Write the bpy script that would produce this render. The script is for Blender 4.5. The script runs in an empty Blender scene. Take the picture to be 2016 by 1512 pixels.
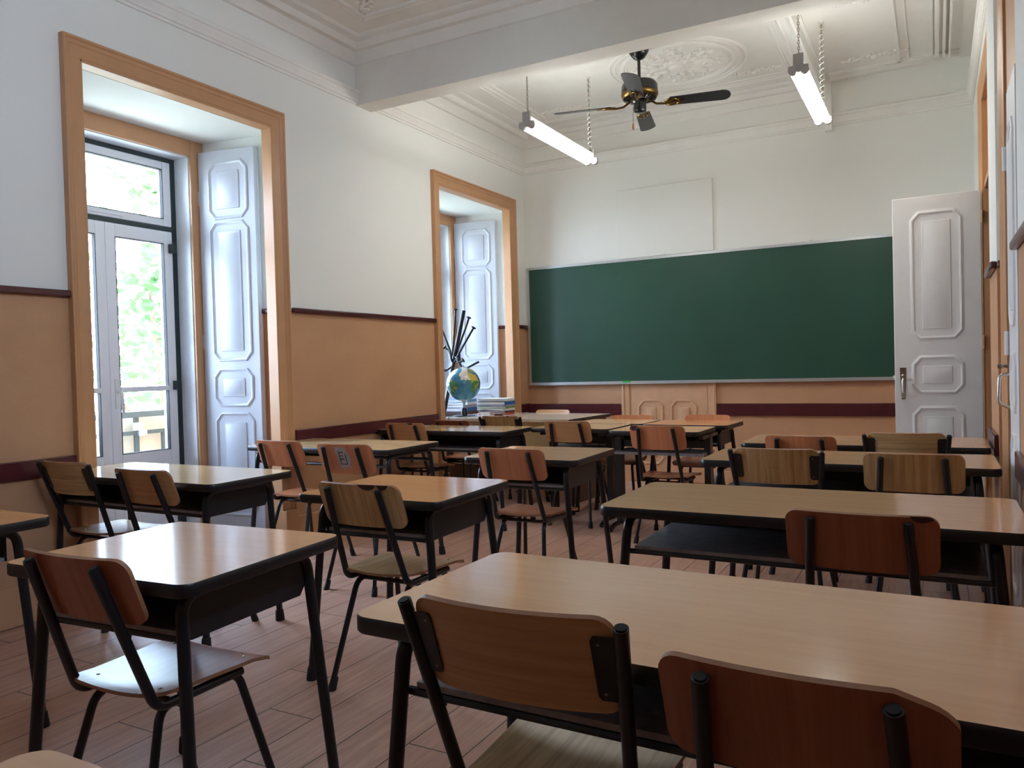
import bpy, bmesh, math, random
from mathutils import Vector, Matrix
random.seed(7)
PI = math.pi
SC = bpy.context.scene
COL = SC.collection

# ------------------------------------------------------------------ materials
def lin(r, g, b):
    f = lambda c: (c / 255 / 12.92) if c / 255 <= 0.04045 else ((c / 255 + 0.055) / 1.055) ** 2.4
    return (f(r), f(g), f(b), 1)

class NT:
    def __init__(s, name):
        s.m = bpy.data.materials.new(name); s.m.use_nodes = True
        s.t = s.m.node_tree; s.n = s.t.nodes; s.l = s.t.links
        s.p = s.n['Principled BSDF']
    def add(s, typ, **kw):
        n = s.n.new(typ)
        for k, v in kw.items():
            setattr(n, k, v)
        return n
    def link(s, a, b): s.l.new(a, b)
    def math(s, op, a, b=None):
        n = s.add('ShaderNodeMath', operation=op)
        for i, v in enumerate((a, b)):
            if v is None: continue
            if isinstance(v, (int, float)): n.inputs[i].default_value = v
            else: s.link(v, n.inputs[i])
        return n.outputs[0]
    def mix(s, f, a, b):
        n = s.add('ShaderNodeMix', data_type='RGBA')
        for k, v in ((0, f), (6, a), (7, b)):
            if isinstance(v, (int, float, tuple)): n.inputs[k].default_value = v
            else: s.link(v, n.inputs[k])
        return n.outputs[2]
    def coords(s, scale=(1, 1, 1), rnd=False, world=False):
        if world:
            src = s.add('ShaderNodeNewGeometry').outputs['Position']
        else:
            src = s.add('ShaderNodeTexCoord').outputs['Object']
        if rnd:
            oi = s.add('ShaderNodeObjectInfo').outputs['Random']
            vm = s.add('ShaderNodeVectorMath', operation='ADD')
            cx = s.add('ShaderNodeCombineXYZ')
            m = s.math('MULTIPLY', oi, 37.0)
            for i in range(3): s.link(m, cx.inputs[i])
            s.link(src, vm.inputs[0]); s.link(cx.outputs[0], vm.inputs[1]); src = vm.outputs[0]
        mp = s.add('ShaderNodeMapping'); mp.inputs['Scale'].default_value = scale
        s.link(src, mp.inputs['Vector'])
        return mp.outputs[0]
    def noise(s, vec, scale=1.0, detail=4, rough=0.55):
        n = s.add('ShaderNodeTexNoise'); n.inputs['Scale'].default_value = scale
        n.inputs['Detail'].default_value = detail; n.inputs['Roughness'].default_value = rough
        s.link(vec, n.inputs['Vector']); return n.outputs['Fac']
    def ramp(s, f, a, b):
        n = s.add('ShaderNodeMapRange'); n.inputs[1].default_value = a; n.inputs[2].default_value = b
        s.link(f, n.inputs[0]); return n.outputs[0]
    def bump(s, h, strength=0.2, dist=0.002):
        n = s.add('ShaderNodeBump'); n.inputs['Strength'].default_value = strength; n.inputs['Distance'].default_value = dist
        s.link(h, n.inputs['Height']); s.link(n.outputs[0], s.p.inputs['Normal'])
    def set(s, col=None, rough=None, metal=None, spec=None, coat=None, coatr=None):
        for k, v in (('Base Color', col), ('Roughness', rough), ('Metallic', metal), ('Specular IOR Level', spec), ('Coat Weight', coat), ('Coat Roughness', coatr)):
            if v is None: continue
            if isinstance(v, (int, float, tuple)): s.p.inputs[k].default_value = v
            else: s.link(v, s.p.inputs[k])
        return s

def plain(name, col, rough=0.5, metal=0.0, spec=0.5, nscale=0, nbump=0.0, var=0.06):
    t = NT(name)
    v = t.coords((1, 1, 1))
    n = t.noise(v, nscale or 9.0, 3)
    c = t.mix(t.ramp(n, 0.3, 0.7), tuple(x * (1 - var) for x in col[:3]) + (1,), tuple(min(1, x * (1 + var)) for x in col[:3]) + (1,))
    t.set(c, rough, metal, spec)
    if nbump: t.bump(t.noise(v, 120, 3), nbump, 0.001)
    return t.m

def ply(name, a, b, sc=(55, 2.2, 2.2), rough=0.32, lines=0.55):
    t = NT(name)
    v = t.coords(sc, rnd=True)
    n = t.noise(v, 1.0, 6, 0.62)
    n2 = t.noise(t.coords(tuple(x * 3.1 for x in sc), rnd=True), 1.0, 3, 0.5)
    f = t.math('ADD', t.math('MULTIPLY', t.ramp(n, 0.36, 0.64), 1 - lines * 0.4), t.math('MULTIPLY', t.ramp(n2, 0.4, 0.62), lines * 0.4))
    t.set(t.mix(f, a, b), rough, 0, 0.5)
    t.bump(n2, 0.05, 0.0006)
    return t.m

def laminate(name, a, b, rough=0.2):
    t = NT(name)
    n = t.noise(t.coords((3, 38, 38), rnd=True), 1.0, 6, 0.6)
    n2 = t.noise(t.coords((60, 400, 60)), 1.0, 2)
    f = t.math('ADD', t.math('MULTIPLY', t.ramp(n, 0.3, 0.7), 0.75), t.math('MULTIPLY', n2, 0.25))
    r = t.math('ADD', t.math('MULTIPLY', n2, 0.10), rough - 0.13)
    t.set(t.mix(f, a, b), r, 0, 0.5)
    return t.m

def two_tone(name):
    t = NT(name)
    pos = t.add('ShaderNodeNewGeometry').outputs['Position']
    sx = t.add('ShaderNodeSeparateXYZ'); t.link(pos, sx.inputs[0])
    up = t.math('GREATER_THAN', sx.outputs[2], 1.645)
    mp = t.add('ShaderNodeMapping'); mp.inputs['Scale'].default_value = (1, 1, 1.6); t.link(pos, mp.inputs[0])
    big = t.noise(mp.outputs[0], 0.8, 3)
    fine = t.noise(mp.outputs[0], 95, 3, 0.6)
    white = t.mix(big, lin(226, 225, 219), lin(232, 232, 228))
    tan = t.mix(t.ramp(t.noise(mp.outputs[0], 2.2, 4), 0.3, 0.7), lin(186, 140, 104), lin(195, 150, 113))
    t.set(t.mix(up, tan, white), t.math('ADD', t.math('MULTIPLY', up, 0.25), 0.5), 0, 0.35)
    s = t.math('SUBTRACT', 1.0, t.math('MULTIPLY', up, 0.88))
    h = t.math('MULTIPLY', fine, s)
    t.bump(h, 0.55, 0.004)
    return t.m

def floor_mat():
    t = NT('wood look plank tiles')
    pos = t.add('ShaderNodeNewGeometry').outputs['Position']
    sx = t.add('ShaderNodeSeparateXYZ'); t.link(pos, sx.inputs[0])
    W, L = 0.2045, 0.93
    u = t.math('DIVIDE', t.math('ADD', sx.outputs[0], 2.126 + W * 40), W)
    row = t.math('FLOOR', u)
    fu = t.math('FRACT', u)
    v = t.math('ADD', t.math('DIVIDE', t.math('ADD', sx.outputs[1], -2.013 + 20 * L), L), t.math('MULTIPLY', t.math('SUBTRACT', row, 40.0), 0.333))
    col = t.math('FLOOR', v); fv = t.math('FRACT', v)
    du = t.math('MULTIPLY', t.math('MINIMUM', fu, t.math('SUBTRACT', 1.0, fu)), W)
    dv = t.math('MULTIPLY', t.math('MINIMUM', fv, t.math('SUBTRACT', 1.0, fv)), L)
    d = t.math('MINIMUM', du, dv)
    grout = t.ramp(d, 0.0015, 0.0030)
    cx = t.add('ShaderNodeCombineXYZ'); t.link(row, cx.inputs[0]); t.link(col, cx.inputs[1])
    wn = t.add('ShaderNodeTexWhiteNoise', noise_dimensions='2D'); t.link(cx.outputs[0], wn.inputs['Vector'])
    off = t.add('ShaderNodeVectorMath', operation='MULTIPLY_ADD')
    t.link(wn.outputs['Color'], off.inputs[0]); off.inputs[1].default_value = (9, 9, 9); t.link(pos, off.inputs[2])
    mp = t.add('ShaderNodeMapping'); mp.inputs['Scale'].default_value = (34, 2.0, 1); t.link(off.outputs[0], mp.inputs[0])
    g = t.noise(mp.outputs[0], 1.0, 7, 0.65)
    mp2 = t.add('ShaderNodeMapping'); mp2.inputs['Scale'].default_value = (150, 5, 1); t.link(off.outputs[0], mp2.inputs[0])
    g2 = t.noise(mp2.outputs[0], 1.0, 3, 0.6)
    f = t.math('ADD', t.math('MULTIPLY', t.ramp(g, 0.3, 0.7), 0.65), t.math('MULTIPLY', t.ramp(g2, 0.35, 0.65), 0.35))
    wood = t.mix(f, lin(158, 117, 98), lin(214, 170, 145))
    wood = t.mix(t.math('MULTIPLY', wn.outputs['Value'], 0.35), wood, lin(194, 146, 126))
    c = t.mix(grout, lin(48, 36, 32), wood)
    t.set(c, t.math('ADD', t.math('MULTIPLY', g2, 0.16), 0.30), 0, 0.45)
    t.bump(t.math('ADD', t.math('MULTIPLY', g2, 0.6), t.math('MULTIPLY', grout, 0.9)), 0.28, 0.0016)
    return t.m

M = {}
M['wall'] = two_tone('two tone wall paint')
M['floor'] = floor_mat()
M['ceiling'] = plain('white ceiling paint', lin(228, 226, 220), 0.7, nbump=0.05, var=0.02)
M['beam'] = plain('white beam paint', lin(226, 223, 216), 0.7, nbump=0.05, var=0.02)
M['moulding'] = plain('white plaster moulding', lin(229, 227, 222), 0.6, var=0.02)
M['plaster'] = plain('rough white render', lin(214, 216, 220), 0.8, nbump=0.5)
M['casing'] = plain('ochre brown trim paint', lin(190, 142, 101), 0.42, var=0.04, nbump=0.05)
M['door_tan'] = plain('tan door paint', lin(203, 157, 121), 0.42, var=0.04)
M['maroon'] = plain('maroon rail gloss paint', lin(78, 33, 37), 0.25, var=0.12)
M['tan_base'] = plain('tan baseboard paint', lin(198, 150, 112), 0.45, var=0.04)
M['white_gloss'] = plain('white gloss door paint', lin(228, 227, 226), 0.33, var=0.02)
M['shutter_paint'] = plain('aged white shutter paint', lin(188, 190, 197), 0.35, var=0.02)
M['pvc'] = plain('white window plastic', lin(230, 232, 236), 0.3, var=0.01)
M['green_metal'] = plain('dark green window metal', lin(38, 52, 54), 0.4, var=0.1)
M['rail_green'] = plain('green railing paint', lin(62, 76, 76), 0.45, var=0.15)
M['black_metal'] = plain('black enamel steel tube', lin(26, 26, 29), 0.3, var=0.15)
M['black_dull'] = plain('black steel sheet', lin(30, 29, 31), 0.42, var=0.2)
M['rubber'] = plain('black rubber', lin(22, 22, 24), 0.7)
M['chrome'] = plain('polished nickel', lin(200, 196, 190), 0.15, 1.0, var=0.03)
M['nickel'] = plain('worn nickel plate', lin(150, 140, 130), 0.3, 1.0, var=0.08)
M['alu'] = plain('brushed aluminium', lin(205, 207, 208), 0.35, 0.85, var=0.03)
M['brass'] = plain('antique brass', lin(112, 88, 48), 0.33, 1.0, var=0.2)
M['board'] = plain('green chalkboard enamel', lin(40, 76, 62), 0.34, var=0.10, nscale=1.2)
M['edge_black'] = plain('black plastic edging', lin(24, 23, 25), 0.35, var=0.1)
M['shelf'] = plain('dark worn hardboard', lin(140, 132, 132), 0.3, var=0.25, nscale=30, nbump=0.2)
M['top'] = laminate('beech desk laminate', lin(205, 154, 112), lin(216, 168, 124), 0.21)
M['top_yellow'] = laminate('pale maple desk laminate', lin(205, 170, 124), lin(220, 188, 142), 0.19)
M['top_orange'] = laminate('orange beech desk laminate', lin(196, 134, 84), lin(211, 151, 98), 0.19)
M['ply_y'] = ply('yellow oak plywood', lin(170, 130, 80), lin(215, 178, 124))
M['ply_yh'] = ply('yellow oak plywood cross grain', lin(172, 132, 84), lin(214, 178, 126), sc=(2.2, 2.2, 70))
M['ply_o'] = ply('orange beech plywood', lin(196, 120, 80), lin(212, 138, 94), lines=0.25)
M['ply_w'] = ply('tan ply cross grain', lin(186, 134, 88), lin(206, 154, 104), sc=(2.2, 2.2, 60), lines=0.4)
M['ply_r'] = ply('reddish brown plywood', lin(152, 86, 58), lin(168, 100, 70), lines=0.25, rough=0.25)
M['ply_core'] = plain('dark bare wood core', lin(72, 42, 32), 0.8, var=0.3, nscale=60)
M['ink'] = plain('brown printed ink', lin(52, 28, 12), 0.6)
M['label'] = plain('scraped paper label', lin(176, 166, 160), 0.8, var=0.25, nscale=120)
M['label_dark'] = plain('dark smudge on label', lin(96, 84, 80), 0.8, var=0.2)
M['fan_black'] = plain('black fan enamel', lin(20, 20, 22), 0.22)
M['blade'] = plain('black fan blade', lin(34, 34, 37), 0.38, var=0.1)
M['cord'] = plain('white flex', lin(215, 212, 205), 0.5)
M['grey_metal'] = plain('grey lamp metal', lin(166, 160, 156), 0.5, var=0.05)
M['pull_wood'] = plain('turned pull wood', lin(150, 84, 46), 0.4)
M['paper'] = plain('white paper', lin(226, 224, 222), 0.8, var=0.03)
M['folder_blue'] = plain('blue card', lin(38, 92, 150), 0.45)
M['folder_cyan'] = plain('sky blue card', lin(92, 160, 205), 0.4)
M['folder_green'] = plain('green card', lin(112, 140, 66), 0.5)
M['folder_red'] = plain('red card', lin(190, 70, 52), 0.5)
M['folder_black'] = plain('black card', lin(36, 34, 40), 0.5)
M['cover_grey'] = plain('lilac grey cover', lin(150, 150, 172), 0.5)
M['clear'] = plain('clear smoky plastic', lin(170, 178, 186), 0.12)
M['brown_wood'] = plain('dark brown wood', lin(86, 58, 44), 0.5, var=0.2)
M['teacher_front'] = laminate('pale birch laminate', lin(206, 186, 146), lin(218, 200, 162), 0.25)
M['teacher_top'] = laminate('whitened birch laminate', lin(212, 198, 178), lin(222, 209, 190), 0.17)
M['panel_cream'] = plain('cream corrugated sheet', lin(204, 192, 164), 0.6, var=0.04)
M['concrete'] = plain('grey concrete', lin(150, 148, 142), 0.85, var=0.1)
M['bark'] = plain('grey brown bark', lin(92, 74, 58), 0.9, var=0.3)
M['green_chalk'] = plain('green plastic', lin(60, 190, 70), 0.4)
M['white_plastic'] = plain('white plastic', lin(225, 225, 222), 0.4)
def leafmat(name, a, b):
    t = NT(name)
    oi = t.noise(t.coords((1, 1, 1)), 1.3, 2)
    t.set(t.mix(oi, a, b), 0.5, 0, 0.3)
    tr = t.add('ShaderNodeBsdfTranslucent'); t.link(t.mix(oi, a, b), tr.inputs[0])
    mx = t.add('ShaderNodeMixShader'); mx.inputs[0].default_value = 0.45
    out = t.n['Material Output']
    t.link(t.p.outputs[0], mx.inputs[1]); t.link(tr.outputs[0], mx.inputs[2]); t.link(mx.outputs[0], out.inputs[0])
    return t.m
M['leaf'] = leafmat('fresh green leaf', lin(58, 80, 44), lin(84, 106, 60))
M['hill'] = plain('sunlit dry slope', lin(214, 206, 178), 0.9, var=0.15, nscale=2)
# glass
t = NT('window glass'); out = t.n['Material Output']; t.n.remove(t.p)
tr = t.add('ShaderNodeBsdfTransparent'); gl = t.add('ShaderNodeBsdfGlossy'); gl.inputs['Roughness'].default_value = 0.02
lw = t.add('ShaderNodeLayerWeight'); lw.inputs[0].default_value = 0.15
mx = t.add('ShaderNodeMixShader'); t.link(lw.outputs['Fresnel'], mx.inputs[0]); t.link(tr.outputs[0], mx.inputs[1]); t.link(gl.outputs[0], mx.inputs[2]); t.link(mx.outputs[0], out.inputs[0])
M['glass'] = t.m
# fluorescent tubes
TUBE_STRENGTH = 28.0
t = NT('lit fluorescent tube'); t.p.inputs['Emission Color'].default_value = (0.98, 1.0, 0.96, 1); t.p.inputs['Emission Strength'].default_value = TUBE_STRENGTH
M['tube'] = t.m

# ------------------------------------------------------------------ mesh helpers
class MB:
    def __init__(s): s.v = []; s.f = []; s.mi = []; s.mats = []
    def m(s, mat):
        if mat not in s.mats: s.mats.append(mat)
        return s.mats.index(mat)
    def face(s, ids, k=0): s.f.append(tuple(ids)); s.mi.append(k)
    def box(s, x0, x1, y0, y1, z0, z1, k=0, T=None):
        b = len(s.v)
        P = [(x0, y0, z0), (x1, y0, z0), (x1, y1, z0), (x0, y1, z0), (x0, y0, z1), (x1, y0, z1), (x1, y1, z1), (x0, y1, z1)]
        s.v += [tuple(T @ Vector(p)) if T else p for p in P]
        for q in ((0, 3, 2, 1), (4, 5, 6, 7), (0, 1, 5, 4), (1, 2, 6, 5), (2, 3, 7, 6), (3, 0, 4, 7)):
            s.face([b + i for i in q], k)
        return s
    def loft(s, rings, closed=True, caps=(True, True), k=0, loop=False):
        """rings: list of equally long vertex loops"""
        b = len(s.v); n = len(rings[0])
        for r in rings: s.v += [tuple(p) for p in r]
        R = len(rings)
        for i in range(R if loop else R - 1):
            for j in range(n if closed else n - 1):
                i2 = (i + 1) % R
                s.face((b + i * n + j, b + i * n + (j + 1) % n, b + i2 * n + (j + 1) % n, b + i2 * n + j), k)
        if not loop:
            if caps[0]: s.face([b + j for j in range(n)][::-1], k)
            if caps[1]: s.face([b + (R - 1) * n + j for j in range(n)], k)
        return s
    def tube(s, pts, r, n=10, k=0, caps=(True, True), loop=False):
        pts = [Vector(p) for p in pts]
        rr = r if isinstance(r, (list, tuple)) else [r] * len(pts)
        N = len(pts)
        def tan(i):
            if loop: return (pts[(i + 1) % N] - pts[(i - 1) % N]).normalized()
            return (pts[min(i + 1, N - 1)] - pts[max(i - 1, 0)]).normalized()
        t = tan(0)
        u = t.cross(Vector((0, 0, 1)) if abs(t.z) < 0.9 else Vector((1, 0, 0))).normalized()
        rings = []
        for i, p in enumerate(pts):
            t2 = tan(i)
            q = t.rotation_difference(t2); u = (q @ u); u = (u - t2 * u.dot(t2)).normalized(); t = t2
            w = t.cross(u)
            rings.append([p + (u * math.cos(2 * PI * j / n) + w * math.sin(2 * PI * j / n)) * rr[i] for j in range(n)])
        s.loft(rings, True, caps, k, loop)
        return s
    def lathe(s, prof, c=(0, 0, 0), n=24, k=0, axis='z', caps=(False, False)):
        rings = []
        for r, z in prof:
            ring = []
            for j in range(n):
                a = 2 * PI * j / n
                p = (r * math.cos(a), r * math.sin(a), z)
                if axis == 'x': p = (z, r * math.cos(a), r * math.sin(a))
                if axis == 'y': p = (r * math.sin(a), z, r * math.cos(a))
                ring.append((p[0] + c[0], p[1] + c[1], p[2] + c[2]))
            rings.append(ring)
        s.loft(rings, True, caps, k); return s
    def sweep(s, path, prof, N, closed=False, k=0, caps=True):
        """profile points (u,v): u sideways (N x T), v along N; mitred corners; path in a plane with normal N"""
        P = [Vector(p) for p in path]; N = Vector(N).normalized(); n = len(P); rings = []
        for i in range(n):
            a = P[i] - P[i - 1] if (i > 0 or closed) else P[1] - P[0]
            b = P[(i + 1) % n] - P[i] if (i < n - 1 or closed) else P[i] - P[i - 1]
            sa = N.cross(a.normalized()); sb = N.cross(b.normalized())
            m = sa + sb
            if m.length < 1e-6: m = sa
            m.normalize(); m = m / max(0.25, m.dot(sa))
            rings.append([P[i] + m * u + N * v for u, v in prof])
        s.loft(rings, True, (caps, caps), k, loop=closed); return s
    def ball(s, c, r, n=10, m=6, k=0, T=None):
        c = Vector(c); r = r if isinstance(r, (list, tuple)) else (r, r, r)
        rings = []
        for i in range(m + 1):
            a = PI * i / m; sr = max(0.02, math.sin(a))
            ring = [Vector((math.cos(2 * PI * j / n) * sr * r[0], math.sin(2 * PI * j / n) * sr * r[1], -math.cos(a) * r[2])) for j in range(n)]
            rings.append([c + (T @ p if T else p) for p in ring])
        s.loft(rings, True, (True, True), k); return s
    def mesh(s, name, mats, angle=38):
        me = bpy.data.meshes.new(name)
        me.from_pydata(s.v, [], s.f)
        mats = mats if isinstance(mats, (list, tuple)) else [mats]
        for m in mats: me.materials.append(m)
        for p, k in zip(me.polygons, s.mi): p.material_index = min(k, len(mats) - 1)
        bm = bmesh.new(); bm.from_mesh(me); bmesh.ops.recalc_face_normals(bm, faces=bm.faces); bm.to_mesh(me); bm.free()
        for p in me.polygons: p.use_smooth = True
        try: me.set_sharp_from_angle(angle=math.radians(angle))
        except Exception: pass
        me.update(); return me

def obj(name, mesh, parent=None, loc=None, rot=None, bevel=0):
    o = bpy.data.objects.new(name, mesh); COL.objects.link(o)
    if parent is not None: o.parent = parent
    if loc is not None: o.location = loc
    if rot is not None: o.rotation_euler = rot
    if bevel:
        md = o.modifiers.new('edge', 'BEVEL'); md.width = bevel; md.segments = 2; md.limit_method = 'ANGLE'
    return o
def tag(o, label=None, cat=None, group=None, kind=None):
    if label: o['label'] = label
    if cat: o['category'] = cat
    if group: o['group'] = group
    if kind: o['kind'] = kind
    return o
def thing(name, label, cat, loc=(0, 0, 0), rz=0, group=None):
    o = bpy.data.objects.new(name, None); COL.objects.link(o); o.empty_display_size = 0.1
    o.location = loc; o.rotation_euler = (0, 0, rz)
    return tag(o, label, cat, group)
def struct(name, mb, mat, parent=None, bevel=0, label=None, cat=None):
    o = obj(name, mb.mesh(name, mat), parent, bevel=bevel)
    if parent is None:
        o['kind'] = 'structure'
        if label: o['label'] = label
        if cat: o['category'] = cat
    return o
def fillet(ctrl, rad, n=6):
    P = [Vector(p) for p in ctrl]; out = [P[0]]
    for i in range(1, len(P) - 1):
        a = P[i - 1] - P[i]; b = P[i + 1] - P[i]
        ang = a.angle(b); r = rad[i - 1] if isinstance(rad, (list, tuple)) else rad
        d = min(r / math.tan(ang / 2), a.length * 0.48, b.length * 0.48)
        p0 = P[i] + a.normalized() * d; p1 = P[i] + b.normalized() * d
        for k in range(n + 1):
            t = k / n
            out.append((1 - t) ** 2 * p0 + 2 * t * (1 - t) * P[i] + t * t * p1)
    out.append(P[-1]); return out
def rrect(w, d, r, n=5, cx=0, cy=0):
    out = []
    for sx, sy, a0 in ((1, 1, 0), (-1, 1, 90), (-1, -1, 180), (1, -1, 270)):
        for k in range(n + 1):
            a = math.radians(a0 + 90 * k / n)
            out.append((cx + sx * (w / 2 - r) + r * math.cos(a), cy + sy * (d / 2 - r) + r * math.sin(a)))
    return out
def prism(mb, outline, z0, z1, k=0, T=None):
    r0 = [Vector((x, y, z0)) for x, y in outline]; r1 = [Vector((x, y, z1)) for x, y in outline]
    if T: r0 = [T @ p for p in r0]; r1 = [T @ p for p in r1]
    mb.loft([r0, r1], True, (True, True), k); return mb

# ------------------------------------------------------------------ room constants
XL, XR, YB, YF, ZC = -3.98, 0.30, 7.68, -3.0, 3.72
XN, XO = -4.67, -4.92          # niche back plane, outside face
NICHES = [(2.586, 3.945), (5.97, 7.329)]
NZ = 2.885

# ------------------------------------------------------------------ shell
b = MB()
b.box(-4.81, XR + 1.7, YF - 0.2, YB + 0.25, -0.25, 0.0)
struct('floor', b, M['floor'])
b = MB(); b.box(XO, XR + 0.3, YF - 0.2, YB + 0.25, ZC, ZC + 0.3)
struct('ceiling', b, M['ceiling'])
b = MB()
ys = [YF - 0.2] + [y for n in sorted(NICHES) for y in n] + [YB + 0.25]
SPL, XM = 0.095, -4.055       # recess walls splay; the mouth is lined at XM
for i, (a, c) in enumerate(zip(ys[0::2], ys[1::2])):
    o = [(XO, a)] + ([(XN, a), (XM, a + SPL), (XM, a)] if i else []) + [(XL, a), (XL, c)] + ([(XM, c), (XM, c - SPL), (XN, c)] if i < len(NICHES) else []) + [(XO, c)]
    prism(b, o, -0.25, ZC + 0.02)
for a, c in NICHES:
    b.box(XO, XM, a - SPL, c + SPL, NZ, ZC + 0.02); b.box(XM, XL, a, c, 2.905, ZC + 0.02)
    b.box(XO, XN, a, a + 0.114, -0.25, NZ); b.box(XO, XN, c - 0.114, c, -0.25, NZ); b.box(XO, XN, a + 0.114, c - 0.114, 2.772, NZ)
struct('wall_left', b, M['wall'])
b = MB(); b.box(XO, XR + 0.3, YB, YB + 0.25, -0.25, ZC + 0.02)
struct('wall_back', b, M['wall'])
b = MB(); b.box(XO, XR + 0.3, YF - 0.2, YF, -0.25, ZC + 0.02)
struct('wall_front', b, M['wall'])
DA0, DA1, DAZ = 5.28, 6.22, 2.94      # far doorway on the door side
DB0, DB1, DBZ = 3.84, 4.30, 2.95
b = MB()
HW = (0.5, 1.7, 2.45, 3.2)     # opening added out of frame in the door-side wall to brighten the wall opposite
b.box(XR, XR + 0.3, YF - 0.2, HW[0], -0.25, ZC + 0.02); b.box(XR, XR + 0.3, HW[1], DB0, -0.25, ZC + 0.02)
b.box(XR, XR + 0.3, HW[0], HW[1], -0.25, HW[2]); b.box(XR, XR + 0.3, HW[0], HW[1], HW[3], ZC + 0.02)
b.box(XR, XR + 0.3, DB0, DB1, DBZ, ZC + 0.02)
b.box(XR + 0.08, XR + 0.3, DB0, DB1, -0.25, DBZ)
b.box(XR, XR + 0.3, DB1, DA0, -0.25, ZC + 0.02)
b.box(XR, XR + 0.3, DA0, DA1, DAZ, ZC + 0.02)
b.box(XR, XR + 0.3, DA1, YB + 0.25, -0.25, ZC + 0.02)
b.box(0.268, XR, 4.56, 5.14, 0, ZC)     # pier under the beam
struct('wall_right', b, M['wall'])
b = MB()
b.box(XR + 1.5, XR + 1.7, DA0 - 0.8, DA1 + 0.8, -0.25, 3.3); b.box(XR + 0.3, XR + 1.7, DA0 - 0.9, DA0 - 0.8, -0.25, 3.3); b.box(XR + 0.3, XR + 1.7, DA1 + 0.8, DA1 + 0.9, -0.25, 3.3)
b.box(XR + 0.3, XR + 1.7, DA0 - 0.9, DA1 + 0.9, 3.2, 3.3)
struct('wall_corridor', b, M['wall'])
b = MB(); b.box(XL - 0.03, XR + 0.02, 4.86, 5.045, 3.295, ZC + 0.02)
struct('beam', b, M['beam'])

# ------------------------------------------------------------------ plaster: cornice, cove, ceiling frames
cor = [(0, 0), (0, 0.012), (0.018, 0.012), (0.022, 0.02), (0.045, 0.024), (0.055, 0.032), (0.075, 0.036), (0.082, 0.046), (0.10, 0.048), (0.105, 0.038), (0.118, 0.03), (0.122, 0)]
def cornice(mb, p0, p1, inward, z=3.318):
    # profile: height along +z, depth along the inward normal
    d = (Vector(p1) - Vector(p0)); inn = Vector(inward)
    r = []
    for P in (p0, p1):
        r.append([Vector((P[0], P[1], z)) + Vector((0, 0, h)) + inn * q for h, q in cor])
    mb.loft(r, True, (True, True)); return mb
b = MB()
cornice(b, (XL, YF), (XL, 4.86), (1, 0, 0), 3.30)
cornice(b, (XL, 5.045), (XL, YB), (1, 0, 0))
struct('trim_1', b, M['moulding'])
b = MB()
cornice(b, (XL, YB), (-0.84, YB), (0, -1, 0)); cornice(b, (-0.80, YB), (XR, YB), (0, -1, 0))
struct('trim_2', b, M['moulding'])
b = MB()
cornice(b, (XR, YF), (XR, 4.86), (-1, 0, 0)); cornice(b, (XR, 5.045), (XR, YB), (-1, 0, 0))
struct('trim_3', b, M['moulding'])
cove = [(0.0, 0.12), (0.02, 0.115), (0.035, 0.09), (0.07, 0.05), (0.115, 0.045), (0.125, 0.055), (0.14, 0.045), (0.155, 0.02), (0.20, 0.012), (0.21, 0.018), (0.225, 0.012), (0.235, 0.0), (0.0, 0.0)]
def loop_rect(x0, x1, y0, y1, z): return [(x0, y0, z), (x0, y1, z), (x1, y1, z), (x1, y0, z)]
b = MB(); b.sweep(loop_rect(XL, XR, YF, 4.86, ZC), cove, (0, 0, -1), True); cv1 = struct('trim_4', b, M['moulding'])
b = MB(); b.sweep(loop_rect(XL, -0.86, 5.045, YB, ZC), cove, (0, 0, -1), True); struct('trim_5', b, M['moulding'])
bead = [(-0.03, 0), (-0.028, 0.012), (-0.018, 0.016), (-0.008, 0.008), (0.008, 0.008), (0.018, 0.018), (0.03, 0.012), (0.032, 0)]
fine = [(-0.012, 0), (-0.008, 0.01), (0.008, 0.01), (0.012, 0)]
def ornament(mb, c, size, rot, seed, N=-1):
    rnd = random.Random(seed); R = Matrix.Rotation(rot, 3, 'Z'); c = Vector(c)
    for side in (-1, 1):
        for (x, y, l, w, a) in ((0.16, 0.04, 0.2, 0.06, 0.2), (0.34, 0.0, 0.2, 0.05, -0.3), (0.5, 0.06, 0.18, 0.045, 0.5), (0.68, 0.0, 0.2, 0.04, -0.2), (0.86, 0.03, 0.16, 0.03, 0.1), (0.28, 0.16, 0.12, 0.04, 0.9), (0.55, 0.17, 0.1, 0.035, 1.1), (0.42, -0.13, 0.12, 0.035, -0.9)):
            p = R @ Vector((side * x * size, y * size, 0)); T = R @ Matrix.Rotation(side * a, 3, 'Z')
            mb.ball(c + p, (l * size * 0.6, w * size * 0.8, 0.014 + 0.006 * rnd.random()), 9, 5, T=T)
        pts = [c + R @ Vector((side * size * (0.22 + 0.5 * t + 0.06 * math.cos(9 * t)), size * (0.09 + 0.11 * math.sin(7 * t)), -0.008)) for t in [i / 14 for i in range(15)]]
        mb.tube(pts, 0.012, 6)
    mb.ball(c, (0.13 * size, 0.16 * size, 0.03), 12, 6)
    for k in range(5):
        a = PI * (0.15 + 0.175 * k)
        p = R @ Vector((math.cos(a) * 0.2 * size, math.sin(a) * 0.24 * size, 0))
        mb.ball(c + p, (0.09 * size, 0.04 * size, 0.02), 9, 5, T=R @ Matrix.Rotation(a, 3, 'Z'))
# front part of the ceiling: one panel frame with a corner cartouche
b = MB()
b.sweep(loop_rect(-3.53, -0.15, YF + 0.45, 4.44, ZC), bead, (0, 0, -1), True)
ornament(b, (-3.30, 4.16, ZC), 0.32, -PI / 4, 3)
struct('trim_6', b, M['moulding'])
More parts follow.
